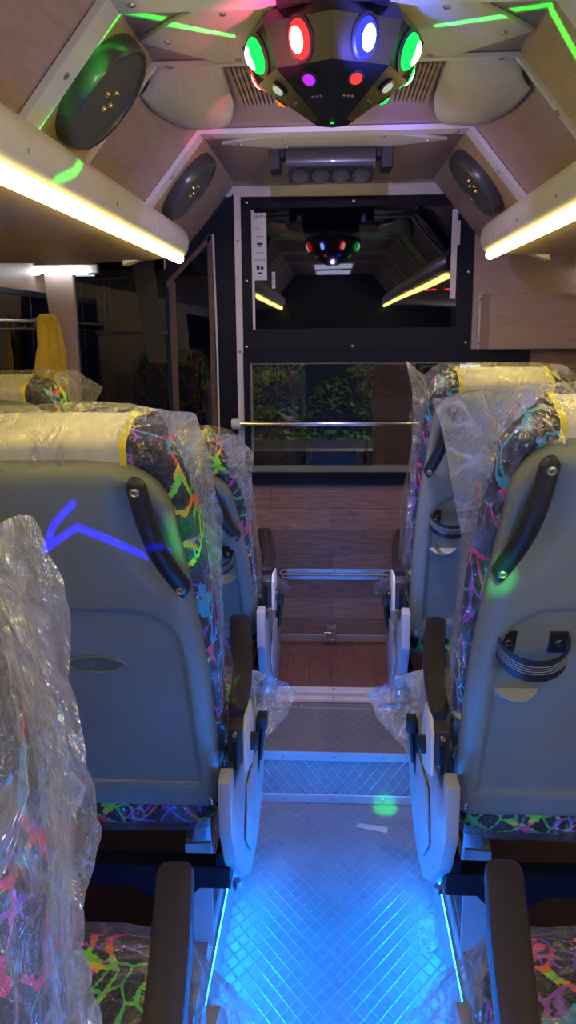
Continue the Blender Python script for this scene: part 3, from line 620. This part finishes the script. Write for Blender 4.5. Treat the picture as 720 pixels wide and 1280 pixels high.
# seats -------------------------------------------------------------------
HZ = .387
def spow(x, p): return math.copysign(abs(x)**p, x)
def make_seat(loc, side, recline, V, label, features=(), group='bus seats under plastic covers', seed=0, arm=True, wrap='film', HB=.183):
    s = side; th = math.radians(recline); ct, st = math.cos(th), math.sin(th)
    r = root('bus_seat', label, 'bus seat', (loc[0], loc[1], ZF), group)
    def bk(u, v, w): return Vector((s*u, w*ct-v*st, HZ+v*ct+w*st))       # u>0 towards the aisle
    def bdir(u, v, w): return Vector((s*u, w*ct-v*st, v*ct+w*st))
    def body(phi, psi, grow=0.0):
        sv = spow(math.sin(phi), 2/8.0); sc = abs(math.cos(phi))**(2/8.0)
        v = V/2*(1+sv); nar = 1-.10*max(0, (v/V-.62)/.38)**2
        a = HB*nar*sc+grow; bb = .056*sc+grow; n = 2/4.5
        u = a*spow(math.cos(psi), n); w = .056+bb*spow(math.sin(psi), n)
        if w > .056: w += .022*min(1, abs(u)/.16)**3*sc
        return u, v+grow*sv, w
    # fabric body
    m = MB(); rows = []
    for i in range(49):
        phi = -math.pi/2+math.pi*i/48; rows.append([bk(*body(phi, 2*math.pi*j/56)) for j in range(56)])
    m.grid(rows, True); m.build('backrest', 'fabric', r, 80)
    # cream headrest cover and piping
    def cover(u0, u1, g, name, mat, par):
        m = MB(); rows = []
        for iu in range(int(max(2, (u1-u0)/.01))+1):
            n_ = int(max(2, (u1-u0)/.01)); u = u0+(u1-u0)*iu/n_; row = []
            for side_ in (-1, 1):
                rng = range(0, 17) if side_ < 0 else range(16, -1, -1)
                for k in rng:
                    phi = math.radians(20+69.9*k/16) if side_ < 0 else math.radians(28+61.9*k/16)
                    sv = math.sin(phi)**(2/8.0); sc = math.cos(phi)**(2/8.0); v = V/2*(1+sv)
                    if v < .62*V/.78 and side_ < 0: v = .62*V/.78
                    nar = 1-.10*max(0, (v/V-.62)/.38)**2; a = HB*nar*max(sc, .05)
                    q = max(0, 1-min(1, abs(u)/a)**4.5)**(1/4.5)
                    row.append(bk(u, v+g*(sv > .97), .056+side_*(.056*sc*q+g)))
            rows.append(row)
        m.grid(rows); o = m.build(name, mat, par, 80, fix=True); return o
    hc = cover(-.1, .1, .003, 'headrest_cover', 'vinyl', r); lab(hc, 'cream vinyl headrest cover')
    for u in (-.104, .096): lab(cover(u, u+.009, .006, 'piping', 'yellow', hc), 'yellow edge piping')
    # moulded shell
    VT = V-.018; HS = HB-.005
    def hs(v):
        w_ = HS-.022*max(0, min(1, (v-.28)/.34))**1.5; rr = .085
        if v > VT-rr: w_ -= rr-math.sqrt(max(0, rr*rr-(v-VT+rr)**2))
        if v < .012: w_ -= .012-math.sqrt(max(0, .012**2-(.012-v)**2))
        return max(w_, .02)
    def sm(x): x = max(0, min(1, x)); return x*x*(3-2*x)
    def inset(u, v):
        hu, v0, v1, rc = .147, .065, .455, .075
        qx = max(abs(u)-(hu-rc), 0); qy = max(v-(v1-rc), 0); d = math.hypot(qx, qy)-rc if v > v1-rc else abs(u)-hu
        d = max(d, v0-v); return sm(.5-d/.005)
    def rec(u, v):
        d0 = 0
        for e in (1, -1):
            du = (e*u)-.125; dv = v-(VT-.12); c, s2 = math.cos(.28), math.sin(.28)
            a = du*c+dv*s2; bq = -du*s2+dv*c
            d0 = max(d0, sm(1.25-math.hypot(a/.045, bq/.105)*1.15))
        return d0
    m = MB(); rows = []; NV, NU = 110, 72
    for i in range(NV+1):
        v = VT*i/NV; h = hs(v); row = []
        for j in range(NU+1):
            q = -1+2*j/NU; q = math.sin(q*math.pi/2)*.35+q*.65; u = q*h
            e = max(0, (abs(q)*h-(h-.03))/.03); et = max(0, (v-(VT-.03))/.03); eb = max(0, (.012-v)/.012)
            w = -.020+.030*(1-math.sqrt(max(0, 1-e*e)))+.026*(1-math.sqrt(max(0, 1-et*et)))+.012*eb
            w += .0065*inset(u, v)+.024*rec(u, v)*(1-e)
            row.append(bk(u, v, w))
        rows.append(row)
    m.grid(rows)
    for edge in (0, NV):
        pass
    sh = m.build('backrest_shell', 'shell', r, 60, fix=False)
    md = sh.modifiers.new('t', 'SOLIDIFY'); md.thickness = .004; md.offset = -1
    # ledge at the foot of the inset
    m = MB(); m.prism([bk(-.146, .066, -.016), bk(.146, .066, -.016), bk(.146, .071, -.0175), bk(-.146, .071, -.0175)], bdir(0, 0, .004)); m.build('shell_ledge', 'shield', sh)
    for e in ((1, .03), (1, .022), (-1, .03)):
        m = MB(); m.lathe([(0, -.004), (.004, -.003), (.005, 0)], bk(e[0]*.16, e[1], -.02), bdir(0, 0, 1), 10); m.build('screw', 'chrome', sh, True)
    # grab handles: bowed bar with two bolts
    for e in (1, -1):
        m = MB(); rows = []; p0, p1 = Vector((e*.119*HB/.183, VT-.026)), Vector((e*(HB-.023), VT-.185)); n = 22
        d2 = (p1-p0).normalized(); nn = Vector((-d2.y, d2.x))
        for k in range(-3, n+4):
            f = min(1, max(0, k/n)); c = p0.lerp(p1, f)+nn*e*-.004*math.sin(math.pi*f)*1.0
            ext = 0; wd = .0128
            if k < 0: ang = (-k)/3*math.pi/2; ext = -math.sin(ang)*.0145; wd = max(.0128*math.cos(ang), .001)
            if k > n: ang = (k-n)/3*math.pi/2; ext = math.sin(ang)*.0145; wd = max(.0128*math.cos(ang), .001)
            c = c+d2*ext; lift = -.024-.014*math.sin(math.pi*f)
            rows.append([bk(c.x+nn.x*wd*a, c.y+nn.y*wd*a, lift+z) for a, z in ((-1, .006), (-.95, -.003), (-.6, -.008), (0, -.010), (.6, -.008), (.95, -.003), (1, .006), (0, .008))])
        m.grid(rows, True, True); hd = m.build('grab_handle', 'blackplastic', r, 50)
        for p in (p0, p1):
            m = MB(); m.lathe([(.0065, .003), (.0065, -.0005), (.0045, -.002), (.003, 0), (0, 0)], bk(p.x, p.y, -.0345), bdir(0, 0, 1), 14); m.build('bolt', 'steel', hd, 40)
    if 'strap' in features:
        cu = .10
        ms = []
        for e in (-1, 1):
            m = MB(); c = Vector((cu+e*.036, .405)); m.prism([bk(c.x-.013, c.y+.008, -.014), bk(c.x+.013, c.y+.008, -.014), bk(c.x+.013, c.y-.032, -.014), bk(c.x-.013, c.y-.032, -.014)], bdir(0, 0, -.005), .001)
            ms.append(m.build('strap_mount', 'blackplastic', sh))
            m = MB(); m.lathe([(0, -.004), (.005, -.003), (.006, 0)], bk(c.x-.002, c.y-.014, -.019), bdir(0, 0, 1), 12); m.build('strap_screw', 'chrome', sh, True)
        def loop(v0, v1, g, nm, mat, par):
            m = MB(); rows = []
            for k in range(25):
                f = -1+k/12; dep = .016+.046*math.sqrt(max(0, 1-abs(f)**2.6)); u = cu+f*.052; sag = -.012*(1-f*f)
                rows.append([bk(u, v0+sag, -dep-g), bk(u, v1+sag, -dep-g), bk(u, v1+sag, -dep+.0015), bk(u, v0+sag, -dep+.0015)])
            m.grid(rows, True, True); return m.build(nm, mat, par, 60)
        st_ = loop(.370, .408, .0015, 'cup_strap', 'blackplastic', r); lab(st_, 'black elastic cup strap with thin grey stripes')
        for k in range(4): loop(.384+.0045*k, .3852+.0045*k, .0022, 'stripe', 'band', st_)
        # moulded cup rest
        m = MB(); rows = []
        for i in range(9):
            f = i/8; row = []
            for j in range(21):
                g = -1+j/10; wd = .038; d = .034*(1-g*g)
                row.append(bk(cu+.012+g*wd, .300-.024*f**1.5, -.012-d*(1-f**2)))
            rows.append(row)
        top = [bk(cu+.012+g*.038, .300, -.012) for g in [-1+j/10 for j in range(21)]]
        m.grid([top]+rows); lab(m.build('cup_rest', 'shield', sh, 50), 'moulded pale cup ledge')
    if 'logo' in features:
        m = MB(); c = bk(.012, .345, -.0135); seg = 40
        rows = [[bk(.012+rx*math.cos(2*math.pi*k/seg), .345+rz*math.sin(2*math.pi*k/seg), w) for k in range(seg)] for rx, rz, w in ((.046, .0185, -.012), (.045, .018, -.0165), (.042, .0155, -.0165), (.041, .0145, -.0135), (.001, .001, -.0135))]
        m.grid(rows, True); m.build('maker_badge', 'shell', sh, 30)
        mat = Matrix.Translation(bk(.012, .345, -.0140)) @ Matrix.Rotation(th, 4, 'X') @ FRONT
        text_mesh('badge_lettering', 'SKX', .028, 'shell', sh, mat, .0018)
    # film over the backrest: wraps the fabric and stops behind the shell
    m = MB(); rows = []
    for i in range(73):
        phi = -math.pi/2+math.pi*i/72; row = []
        for j in range(96):
            psi = 2*math.pi*j/96; u, v, w = body(phi, psi, .010)
            q = noise.noise((u*9+seed, v*7, w*9))*.012+abs(noise.noise((u*22+seed*2, v*17, w*20)))*.011+abs(noise.noise((u*45, v*38+seed, w*30)))*.004
            edge = min(1, max(0, (abs(u)-.12)/.06)); k = 1+.8*edge+1.2*max(0, (v-V+.05)/.06)*edge
            dr = Vector((u/HB, (v-V/2)/V*.7*(2 if v > V*.9 else .3), (w-.056)/.056)); dr.normalize()
            u += dr.x*q*k; v += dr.y*q*k*.6; w += dr.z*q
            if v < VT-.01 and w < .012: w = .012
            row.append(bk(u, v, w))
        rows.append(row)
    m.grid(rows, True); lab(m.build('plastic_cover', wrap, r, 120), 'clear crumpled plastic film over the backrest')
    # cushion
    def blk(c, h, n=5.0, nu=40, nv=22, g=0.0, crump=False):
        rows = []
        for i in range(nv+1):
            phi = -math.pi/2+math.pi*i/nv; row = []
            for j in range(nu):
                psi = 2*math.pi*j/nu; sc = abs(math.cos(phi))**(2/n)
                p = Vector(((h[0]+g)*sc*spow(math.cos(psi), 2/n), (h[1]+g)*sc*spow(math.sin(psi), 2/n), (h[2]+g)*spow(math.sin(phi), 2/n)))
                if crump:
                    q = abs(noise.noise((p.x*16+seed, p.y*14, p.z*18)))*.014+noise.noise((p.x*40, p.y*40+seed, p.z*40))*.003; p += Vector((p.x/h[0], p.y/h[1], p.z/h[2]*.5)).normalized()*q
                row.append(Vector(c)+p)
            rows.append(row)
        return rows
    m = MB(); m.grid(blk((0, .25, HZ-.015), (.185, .235, .070)), True); m.build('seat_cushion', 'fabric', r, 80)
    m = MB(); m.grid(blk((0, .25, HZ-.015), (.185, .235, .070), 5, 90, 50, .009, True), True); lab(m.build('plastic_cover', 'film', r, 120), 'clear crumpled plastic film over the cushion')
    # frame and leg
    m = MB(); m.box((-.19, -.03, HZ-.155), (.19, .01, HZ-.112), .002); m.box((-.19, .40, HZ-.155), (.19, .44, HZ-.112), .002)
    m.box((-.19, -.03, HZ-.11), (-.165, .44, HZ-.085), .002); m.box((.165, -.03, HZ-.11), (.19, .44, HZ-.085), .002)
    for e in (-1, 1): m.prism([(e*.183, -.03, HZ-.13), (e*.183, .06, HZ-.13), (e*.183, .05, HZ+.08), (e*.183, .01, HZ+.08)], (-e*.008, 0, 0))
    m.prism([(s*.14, -.02, HZ-.155), (s*.0, -.02, HZ-.155), (s*.09, -.02, HZ-.21)], (0, .03, 0)); m.build('seat_frame', 'black', r)
    m = MB(); x0 = s*.085; m.prism([(x0, .10, 0), (x0, .10, .03), (x0, .115, .10), (x0, .11, HZ-.155), (x0, .34, HZ-.155), (x0, .33, .1), (x0, .36, 0)], (s*.012, 0, 0), .001)
    m.prism([(x0-s*.0, .10, 0), (x0+s*.05, .10, 0), (x0+s*.05, .10, .004+HZ-.16), (x0, .10, HZ-.16)], (0, .008, 0), .001)
    m.box((x0-.04, .08, 0), (x0+.04, .38, .008), .001); m.build('leg', 'shield', r)
    for y in (.12, .33): m = MB(); m.lathe([(.007, 0), (.007, .006), (0, .007)], (x0+s*.028, y, .008), (0, 0, 1), 6); m.build('leg_bolt', 'steel', r)
    m = MB(); m.lathe([(.008, 0), (.008, .012), (0, .013)], (s*.198, .0, HZ-.16), (0, 0, -1), 8); m.build('frame_bolt', 'steel', r)
    if arm:
        # side shield facing the aisle, outline in y,z
        o2 = [(-.10, .095), (-.06, .10), (-.05, .055), (.02, .05), (.10, .03), (.22, .0), (.36, -.02), (.45, -.045), (.50, -.10), (.50, -.17), (.44, -.235), (.36, -.275), (.27, -.285), (.16, -.265), (.05, -.19), (-.05, -.09), (-.10, .0)]
        m = MB(); m.prism([(s*.183, y, HZ+z) for y, z in o2], (s*.022, 0, 0), .004); shd = m.build('side_shield', 'shield', r, 40)
        m = MB(); m.prism([(s*.2065, y, HZ+z) for y, z in ((.10, -.03), (.22, -.045), (.40, -.08), (.44, -.13), (.40, -.20), (.27, -.245), (.14, -.20), (.06, -.12))], (s*.004, 0, 0), .002); m.build('shield_panel', 'shield', shd, 40)
        m = MB(); m.prism([(s*.2075, y, HZ+z) for y, z in ((.28, -.015), (.35, -.03), (.35, -.10), (.31, -.13), (.28, -.10))], (s*.003, 0, 0), .001); m.build('lever_slot', 'black', shd)
        lv = MB(); lv.tube([(s*.213, .315, HZ-.10), (s*.217, .32, HZ-.05), (s*.219, .325, HZ-.02)], [.005, .006, .006], 10); lv.box((s*.217-.011, .31, HZ-.03), (s*.217+.011, .345, HZ+.0), .003); lab(lv.build('recline_lever', 'blackplastic', r, 40), 'black recline lever')
        # armrest pad tapering towards the pivot
        A = []; n = 18
        for k in range(-3, n+4):
            f = min(1, max(0, k/n)); y = -.01+.40*f; x = .207-.042*f**1.6; hw = .0155+.0065*min(1, f*1.3); z0 = .198-.006*(1-f)
            if k < 0: y -= .004*-k; hw *= 1+.04*k; z0 -= .002*-k
            if k > n: a = (k-n)/3*math.pi/2; y += .02*math.sin(a); hw *= max(.72, math.cos(a)**.35) ; z0 -= .004*(1-math.cos(a))
            A.append([(s*(x+hw*u), y, HZ+z0+z) for u, z in ((-1, -.026), (-1, -.008), (-.88, -.002), (-.5, .0), (.5, .0), (.88, -.002), (1, -.008), (1, -.026), (.6, -.034), (-.6, -.034))])
        m = MB(); m.grid(A, True, True); ap = m.build('armrest', 'armpad', r, 40)
        # pivot bracket
        m = MB(); m.prism([(s*.193, -.045, HZ+.10), (s*.193, .05, HZ+.055), (s*.193, .07, HZ+.12), (s*.193, .04, HZ+.170), (s*.193, -.015, HZ+.178), (s*.193, -.04, HZ+.160)], (s*.026, 0, 0), .003); br = m.build('armrest_bracket', 'bracket', r, 30)
        m = MB(); m.prism([(s*.219, -.05, HZ+.085), (s*.219, .05, HZ+.045), (s*.219, .075, HZ+.12), (s*.219, .045, HZ+.172), (s*.219, -.018, HZ+.180), (s*.219, -.045, HZ+.160)], (s*.007, 0, 0), .003); lab(m.build('bracket_cover', 'white', r, 30), 'white cover plate of the armrest pivot')
        m = MB(); m.lathe([(.016, 0), (.016, .008), (.010, .012), (0, .012)], (s*.226, .02, HZ+.105), (s, 0, 0), 18); m.build('pivot_knob', 'blackplastic', r, 40)
        m = MB(); m.lathe([(.005, 0), (.004, .003), (0, .003)], (s*.206, -.044, HZ+.150), (0, -1, .1), 12); m.build('bolt', 'chrome', br, True)
        m = MB(); m.box((min(s*.203, s*.209), -.052, HZ+.088), (max(s*.203, s*.209), -.044, HZ+.135), .001); m.build('slot', 'black', br)
    return r, bk

def flap(parent, outer, inner, seed, mat='flap', nu=14, label='loose fold of clear plastic film'):
    # outer and inner are world points, densified
    def dens(P, n):
        P = [Vector(p) for p in P]; L = [0]
        for i in range(1, len(P)): L.append(L[-1]+(P[i]-P[i-1]).length)
        out = []
        for k in range(n):
            t = L[-1]*k/(n-1); i = max(j for j in range(len(L)) if L[j] <= t+1e-9); i = min(i, len(P)-2)
            out.append(P[i].lerp(P[i+1], (t-L[i])/max(1e-6, L[i+1]-L[i])))
        return out
    n = 60; O, I = dens(outer, n), dens(inner, n); rows = []; loc = parent.location
    for k in range(n):
        row = []
        for j in range(nu+1):
            f = j/nu; p = I[k].lerp(O[k], f); e = math.sin(math.pi*min(f, .85)/.85*.5)
            q = abs(noise.noise((p.x*20+seed, p.y*20, p.z*16)))*.022+noise.noise((p.x*45, p.y*45+seed, p.z*40))*.006
            p = p+Vector((.15, 1, .2))*(q-.006)*e*1.0
            row.append(p-loc)
        rows.append(row)
    m = MB(); m.grid(rows); return lab(m.build('plastic_flap', mat, parent, 120, fix=False), label)

L1, _ = make_seat((-.366, 1.25), 1, 22, .711, 'grey-backed bus seat with an oval badge on its shell, front left of the picture', ('logo',), seed=1.3)
R1, _ = make_seat((.388, 1.25), -1, 20, .728, 'grey-backed bus seat nearest on the right, with black cup strap and bare handle', ('strap',), seed=4.1)
L2, _ = make_seat((-.378, 2.05), 1, 38, .675, 'strongly reclined bus seat directly in front of the badged left seat', ('strap',), seed=7.7)
R2, _ = make_seat((.385, 2.05), -1, 20, .728, 'bus seat in front of the nearest right seat, by the bulkhead rail', ('strap',), seed=9.2)
LW, _ = make_seat((-.80, 2.05), 1, 22, .725, 'bus seat by the left wall, only its plastic-covered headrest showing', ('strap',), seed=12.5, arm=False)
L0, _ = make_seat((-.345, .41), 1, 3, .655, 'plastic-covered bus seat at the bottom left, closest to the viewer', (), seed=15.5, wrap='filmy', HB=.148)
R0, _ = make_seat((.365, .43), -1, 20, .728, 'bus seat at the bottom right corner, only armrest and cushion in view', (), seed=18.5)

flap(R1, [(0.126,1.030,1.268), (0.143,1.050,1.222), (0.169,1.100,1.126), (0.185,1.140,1.071), (0.205,1.180,1.024), (0.199,1.190,1.002), (0.198,1.240,0.886), (0.200,1.290,0.765)],
     [(0.27,.985,1.29), (0.213,1.030,1.219), (0.215,1.080,1.153), (0.217,1.120,1.099), (0.222,1.150,1.032), (0.222,1.170,1.008), (0.224,1.220,0.894), (0.216,1.270,0.775)], 2.2)
flap(R2, [(0.165,1.840,1.284), (0.182,1.860,1.214), (0.189,1.880,1.158), (0.190,1.950,0.993), (0.189,2.000,0.880), (0.189,2.080,0.729)],
     [(0.205,1.800,1.254), (0.214,1.830,1.216), (0.215,1.860,1.159), (0.222,1.930,0.997), (0.218,1.980,0.885), (0.214,2.060,0.735)], 5.2)
flap(L1, [(-0.178,1.030,1.248), (-0.168,1.080,1.185), (-0.163,1.130,1.096), (-0.169,1.180,0.983), (-0.178,1.240,0.853), (-0.184,1.290,0.729)],
     [(-0.215,0.980,1.26), (-0.200,1.050,1.189), (-0.197,1.100,1.100), (-0.199,1.150,0.989), (-0.200,1.220,0.861), (-0.198,1.270,0.738)], 8.8)
flap(L2, [(-0.193,1.620,1.149), (-0.169,1.680,1.097), (-0.187,1.800,0.945), (-0.192,1.900,0.801), (-0.196,2.060,0.549)],
     [(-0.245,1.580,1.154), (-0.217,1.640,1.100), (-0.227,1.760,0.954), (-0.218,1.870,0.809), (-0.214,2.040,0.557)], 3.4)
flap(LW, [(-.58, 1.78, 1.275), (-.515, 1.80, 1.235), (-.56, 1.82, 1.17)], [(-.62, 1.78, 1.265), (-.60, 1.79, 1.22), (-.60, 1.82, 1.17)], 4.4, nu=8)
flap(L0, [(-0.212,0.505,1.222),(-0.205,0.50,1.237), (-0.193,0.500,1.236), (-0.187,0.500,1.210), (-0.176,0.500,1.193), (-0.172,0.500,1.163), (-0.179,0.500,1.113), (-0.170,0.500,1.059), (-0.163,0.500,1.002), (-0.180,0.500,0.949), (-0.179,0.500,0.894), (-0.171,0.500,0.830), (-.18, .52, .70)],
     [(-0.28,0.50,1.22),(-0.26,0.505,1.20), (-0.225,0.50,1.16), (-0.21,0.50,1.10), (-0.205,0.500,1.0), (-0.205,0.50,0.83), (-.20, .52, .70)], 6.6, nu=22)
# film spilling off the cushions towards the aisle
for sd, st_, sx in ((R1, 1, 1), (L1, 3, -1)):
    flap(sd, [(sx*.21, 1.60, .56), (sx*.15, 1.76, .56), (sx*.085, 1.80, .50), (sx*.105, 1.76, .455), (sx*.185, 1.64, .42)], [(sx*.215, 1.60, .60), (sx*.215, 1.72, .60), (sx*.23, 1.735, .56), (sx*.22, 1.73, .52), (sx*.215, 1.66, .46)], st_, nu=10)
for sd, st_, sx in ((R0, 1.5, 1), (L0, 3.5, -1)):
    flap(sd, [(sx*.14, .86, .56), (sx*.10, .90, .46), (sx*.12, .88, .40), (sx*.16, .70, .36), (sx*.16, .45, .36)], [(sx*.22, .91, .60), (sx*.20, .92, .54), (sx*.20, .88, .48), (sx*.20, .70, .45), (sx*.20, .45, .45)], st_, nu=10)
for sd, st_, sx in ((R2, 1, 1), (L2, 3, -1)):
    flap(sd, [(sx*.175, 2.30, .64), (sx*.135, 2.36, .60), (sx*.13, 2.40, .56), (sx*.165, 2.44, .50)], [(sx*.205, 2.30, .62), (sx*.205, 2.38, .61), (sx*.205, 2.42, .57), (sx*.205, 2.46, .52)], st_, nu=8)

# small things on the aisle floor
r = root('card_scrap', 'small beige card scrap on the floor below the step', 'scrap', (.112, 1.985, 0))
m = MB(); m.prism([(-.045, .008, .001), (-.034, .024, .001), (.047, .010, .001), (.042, -.016, .001)], (0, 0, .0015)); m.build('card', 'card', r)
for k, (x, y) in enumerate(((.02, 1.83), (.02, 1.45), (.02, 1.16), (-.1, 2.04), (-.17, 1.75), (.2, 1.75))):
    m = MB(); m.lathe([(.005, 0), (.004, .002), (0, .0025)], (x, y, 0), (0, 0, 1), 12)
    tag(m.build('floor_screw', 'steel', None, True), 'small round screw head set in the aisle tread plate', 'screw', 'screw heads in the aisle floor')
r = root('tape_patch', 'worn clear tape patch on the right side of the aisle floor', 'tape', (.215, 1.60, 0))
m = MB(); m.prism([(-.02, -.07, .0006), (.03, -.06, .0006), (.03, .06, .0006), (-.012, .045, .0006)], (0, 0, .0004)); m.build('tape', 'filmy', r)

b = MB(); b.box((-1.09, YP+.02, ZF-.03), (1.09, 3.9, ZF)); struct(b.build('floor_cab', 'cab'))
b = MB(); b.box((-4, 3.9, -.5), (4, 8, -.3)); struct(b.build('ground', 'cab'))
# beyond the glass: cab and hedge ------------------------------------------
m = MB(); m.box((.17, 3.35, ZF), (.34, 3.38, 1.27), .004); tag(m.build('cab_panel', 'ply'), 'brown wood-grain panel seen through the lower window', 'panel')
m = MB(); m.box((-.9, 3.4, ZF), (.9, 3.75, .86), .03); tag(m.build('dashboard', 'cab'), 'dark dashboard beyond the lower window', 'dashboard')
for nm, lbl, x0, x1, z0, z1, cnt, yy in (('hedge', 'low leafy green hedge outside, seen through the lower window', -1.0, .9, -.3, .72, 6500, 5.0), ('shrub', 'darker bush rising behind the hedge outside', -1.0, .55, -.3, 1.12, 3800, 5.9)):
    m = MB()
    for k in range(cnt):
        c = Vector((random.uniform(x0, x1), yy+random.uniform(-.25, .25), z0+(z1-z0)*random.random()**.8))
        if nm == 'shrub' and noise.noise((c.x*2.2, c.z*3, 0)) < -.05: continue
        a = Vector((random.gauss(0, 1), random.gauss(0, 1), random.gauss(0, 1))).normalized(); bq = a.orthogonal().normalized(); l = random.uniform(.018, .034)
        m.poly([c-a*l, c+bq*l*.45, c+a*l, c-bq*l*.45])
    tag(m.build(nm, 'ext_green', fix=False), lbl, 'plant')
ol = bpy.data.lights.new('hedge_fill_light', 'POINT'); ol.energy = 85; ol.color = (1, .95, .7); ol.shadow_soft_size = .2  # added light that brightens the plants, no known lamp there
oo = bpy.data.objects.new('hedge_fill_light', ol); COL.objects.link(oo); oo.location = (.3, 4.2, 2.6)
# red running-light text in the cab
r = root('led_ticker', 'thin red LED text line glowing behind the upper window on the right', 'led display', (.40, YP+.009, 1.49))
m = MB(); m.box((-.16, 0.001, -.012), (.12, .01, .012), .002); m.build('ticker_case', 'black', r)
for k in range(11):
    if k in (5,): continue
    x = -.15+.024*k; z = .004-.0009*(k-6)**2*.3
    m = MB(); m.box((x, -.002, z-.0025), (x+.018, 0, z+.0025)); m.build('lit_letters', 'e_redline', r)

# lasers and coloured beams ---------------------------------------------------
def spot(name, loc, tgt, col, power, size_deg, blend=.3, soft=.004):
    l = bpy.data.lights.new(name, 'SPOT'); l.energy = power; l.color = col; l.spot_size = math.radians(size_deg); l.spot_blend = blend; l.shadow_soft_size = soft
    o = bpy.data.objects.new(name, l); COL.objects.link(o); o.location = loc
    o.rotation_euler = (Vector(tgt)-Vector(loc)).to_track_quat('-Z', 'Y').to_euler(); return o
def laser(name, loc, pts, col, power, width, size_deg=None):
    pts = [Vector(p) for p in pts]; c = sum(pts, Vector())/len(pts)
    o = spot(name, loc, c, col, power, 60, 0, .001)
    q = o.rotation_euler.to_matrix().transposed(); P2 = []
    for p in pts:
        v = q @ (p-Vector(loc)); P2.append((v.x/v.z, v.y/v.z))
    mx = max(math.hypot(*p) for p in P2)+width*2
    o.data.spot_size = 2*math.atan(mx)
    l = o.data; l.use_nodes = True; t = l.node_tree; em = [n for n in t.nodes if n.type == 'EMISSION'][0]
    tc = N(t, 'ShaderNodeTexCoord'); sp = N(t, 'ShaderNodeSeparateXYZ'); t.links.new(tc.outputs['Normal'], sp.inputs[0])
    cx = N(t, 'ShaderNodeCombineXYZ'); t.links.new(mth(t, 'DIVIDE', sp.outputs[0], sp.outputs[2]), cx.inputs[0]); t.links.new(mth(t, 'DIVIDE', sp.outputs[1], sp.outputs[2]), cx.inputs[1])
    acc = None
    for a, b2 in zip(P2, P2[1:]):
        ba = Vector((b2[0]-a[0], b2[1]-a[1], 0))
        s1 = N(t, 'ShaderNodeVectorMath', operation='SUBTRACT'); t.links.new(cx.outputs[0], s1.inputs[0]); s1.inputs[1].default_value = (a[0], a[1], 0)
        dt = N(t, 'ShaderNodeVectorMath', operation='DOT_PRODUCT'); t.links.new(s1.outputs[0], dt.inputs[0]); dt.inputs[1].default_value = ba
        h = mth(t, 'DIVIDE', dt.outputs['Value'], ba.length_squared, clamp=True)
        sc = N(t, 'ShaderNodeVectorMath', operation='SCALE'); sc.inputs[0].default_value = ba; t.links.new(h, sc.inputs['Scale'])
        s2 = N(t, 'ShaderNodeVectorMath', operation='DISTANCE'); t.links.new(s1.outputs[0], s2.inputs[0]); t.links.new(sc.outputs[0], s2.inputs[1])
        acc = s2.outputs['Value'] if acc is None else mth(t, 'MINIMUM', acc, s2.outputs['Value'])
    k = mth(t, 'SUBTRACT', 1.6, mth(t, 'MULTIPLY', acc, 1.6/width), clamp=True)
    t.links.new(k, em.inputs['Strength']); return o
LZ = (.05, -.35, 1.74)
laser('laser_blue', LZ, [(-0.336,1.000,1.133), (-0.368,1.012,1.102), (-0.388,1.027,1.064), (-0.368,1.022,1.078), (-0.337,1.013,1.099), (-0.284,1.024,1.073), (-0.243,1.030,1.057), (-0.220,1.027,1.066)], (.002, .0, 1), 1700, .0032)
laser('laser_green_left', (-.10, 1.40, 1.70), [(-.17, 1.50, 1.843), (-.338, 1.40, 1.85), (-.50, 1.38, 1.66)], (.02, 1, .05), 22, .045)
laser('laser_green_right', (.10, 1.40, 1.70), [(.17, 1.48, 1.843), (.338, 1.43, 1.85), (.48, 1.50, 1.68)], (.02, 1, .05), 22, .045)
laser('laser_green_rack', (-.10, 1.40, 1.70), [(-.42, 1.46, 1.645), (-.418, 1.40, 1.615), (-.43, 1.33, 1.59)], (.02, 1, .05), 9, .03)
spot('beam_green_shell', LZ, (.226, 1.060, 1.024), (0, .9, .08), 230, 2.2, .9)
spot('beam_green_bolster', LZ, (-.192, 1.06, 1.076), (0, 1, .12), 160, 3.2, .9)
spot('beam_green_floor', (0, 1.44, 1.68), (.155, 2.08, .02), (0, .9, .06), 420, 2.7, .8)
spot('beam_green_floor_faint', (0, 1.44, 1.68), (-.045, 1.65, 0), (0, 1, .2), 8, 3, .9)
spot('beam_blue_arch', (.10, 1.60, 1.71), (.17, 2.10, 1.85), (.1, .05, 1), 10, 16, .8)
spot('beam_red_arch', (-.10, 1.60, 1.71), (-.33, 2.16, 1.83), (1, .03, .08), 7, 12, .8)
spot('beam_red_cove', (-.10, 1.62, 1.71), (-.26, 1.9, 1.84), (1, .05, .1), 3, 14, .8)
spot('beam_red_panel', (-.07, 1.28, 1.72), (-.10, 1.42, 1.85), (1, .05, .25), 3, 75, .9)
spot('beam_blue_panel', (.05, 1.28, 1.72), (.07, 1.42, 1.85), (.1, .1, 1), 4, 80, .9)
spot('beam_violet_cabin', (0, 1.32, 1.70), (0, .3, .9), (.4, .35, 1), 5, 120, .8)
spot('beam_violet_bulkhead', (0, 1.60, 1.70), (0, 2.94, 1.2), (.52, .40, 1), 12, 125, .9, .006)
spot('beam_violet_step', (0, 1.50, 1.68), (0, 2.25, .1), (.55, .5, 1), 50, 46, .9, .006)
for p, q in (((.066, 1.42, 0), (.078, 1.405, 0)), ((-.20, 1.475, 0), (-.178, 1.485, 0)), ((-.171, 1.315, .745), (-.166, 1.34, .745))):
    laser('laser_green_dash', (.02, 1.36, 1.64), [p, q], (.02, 1, .1), 260, .0022)
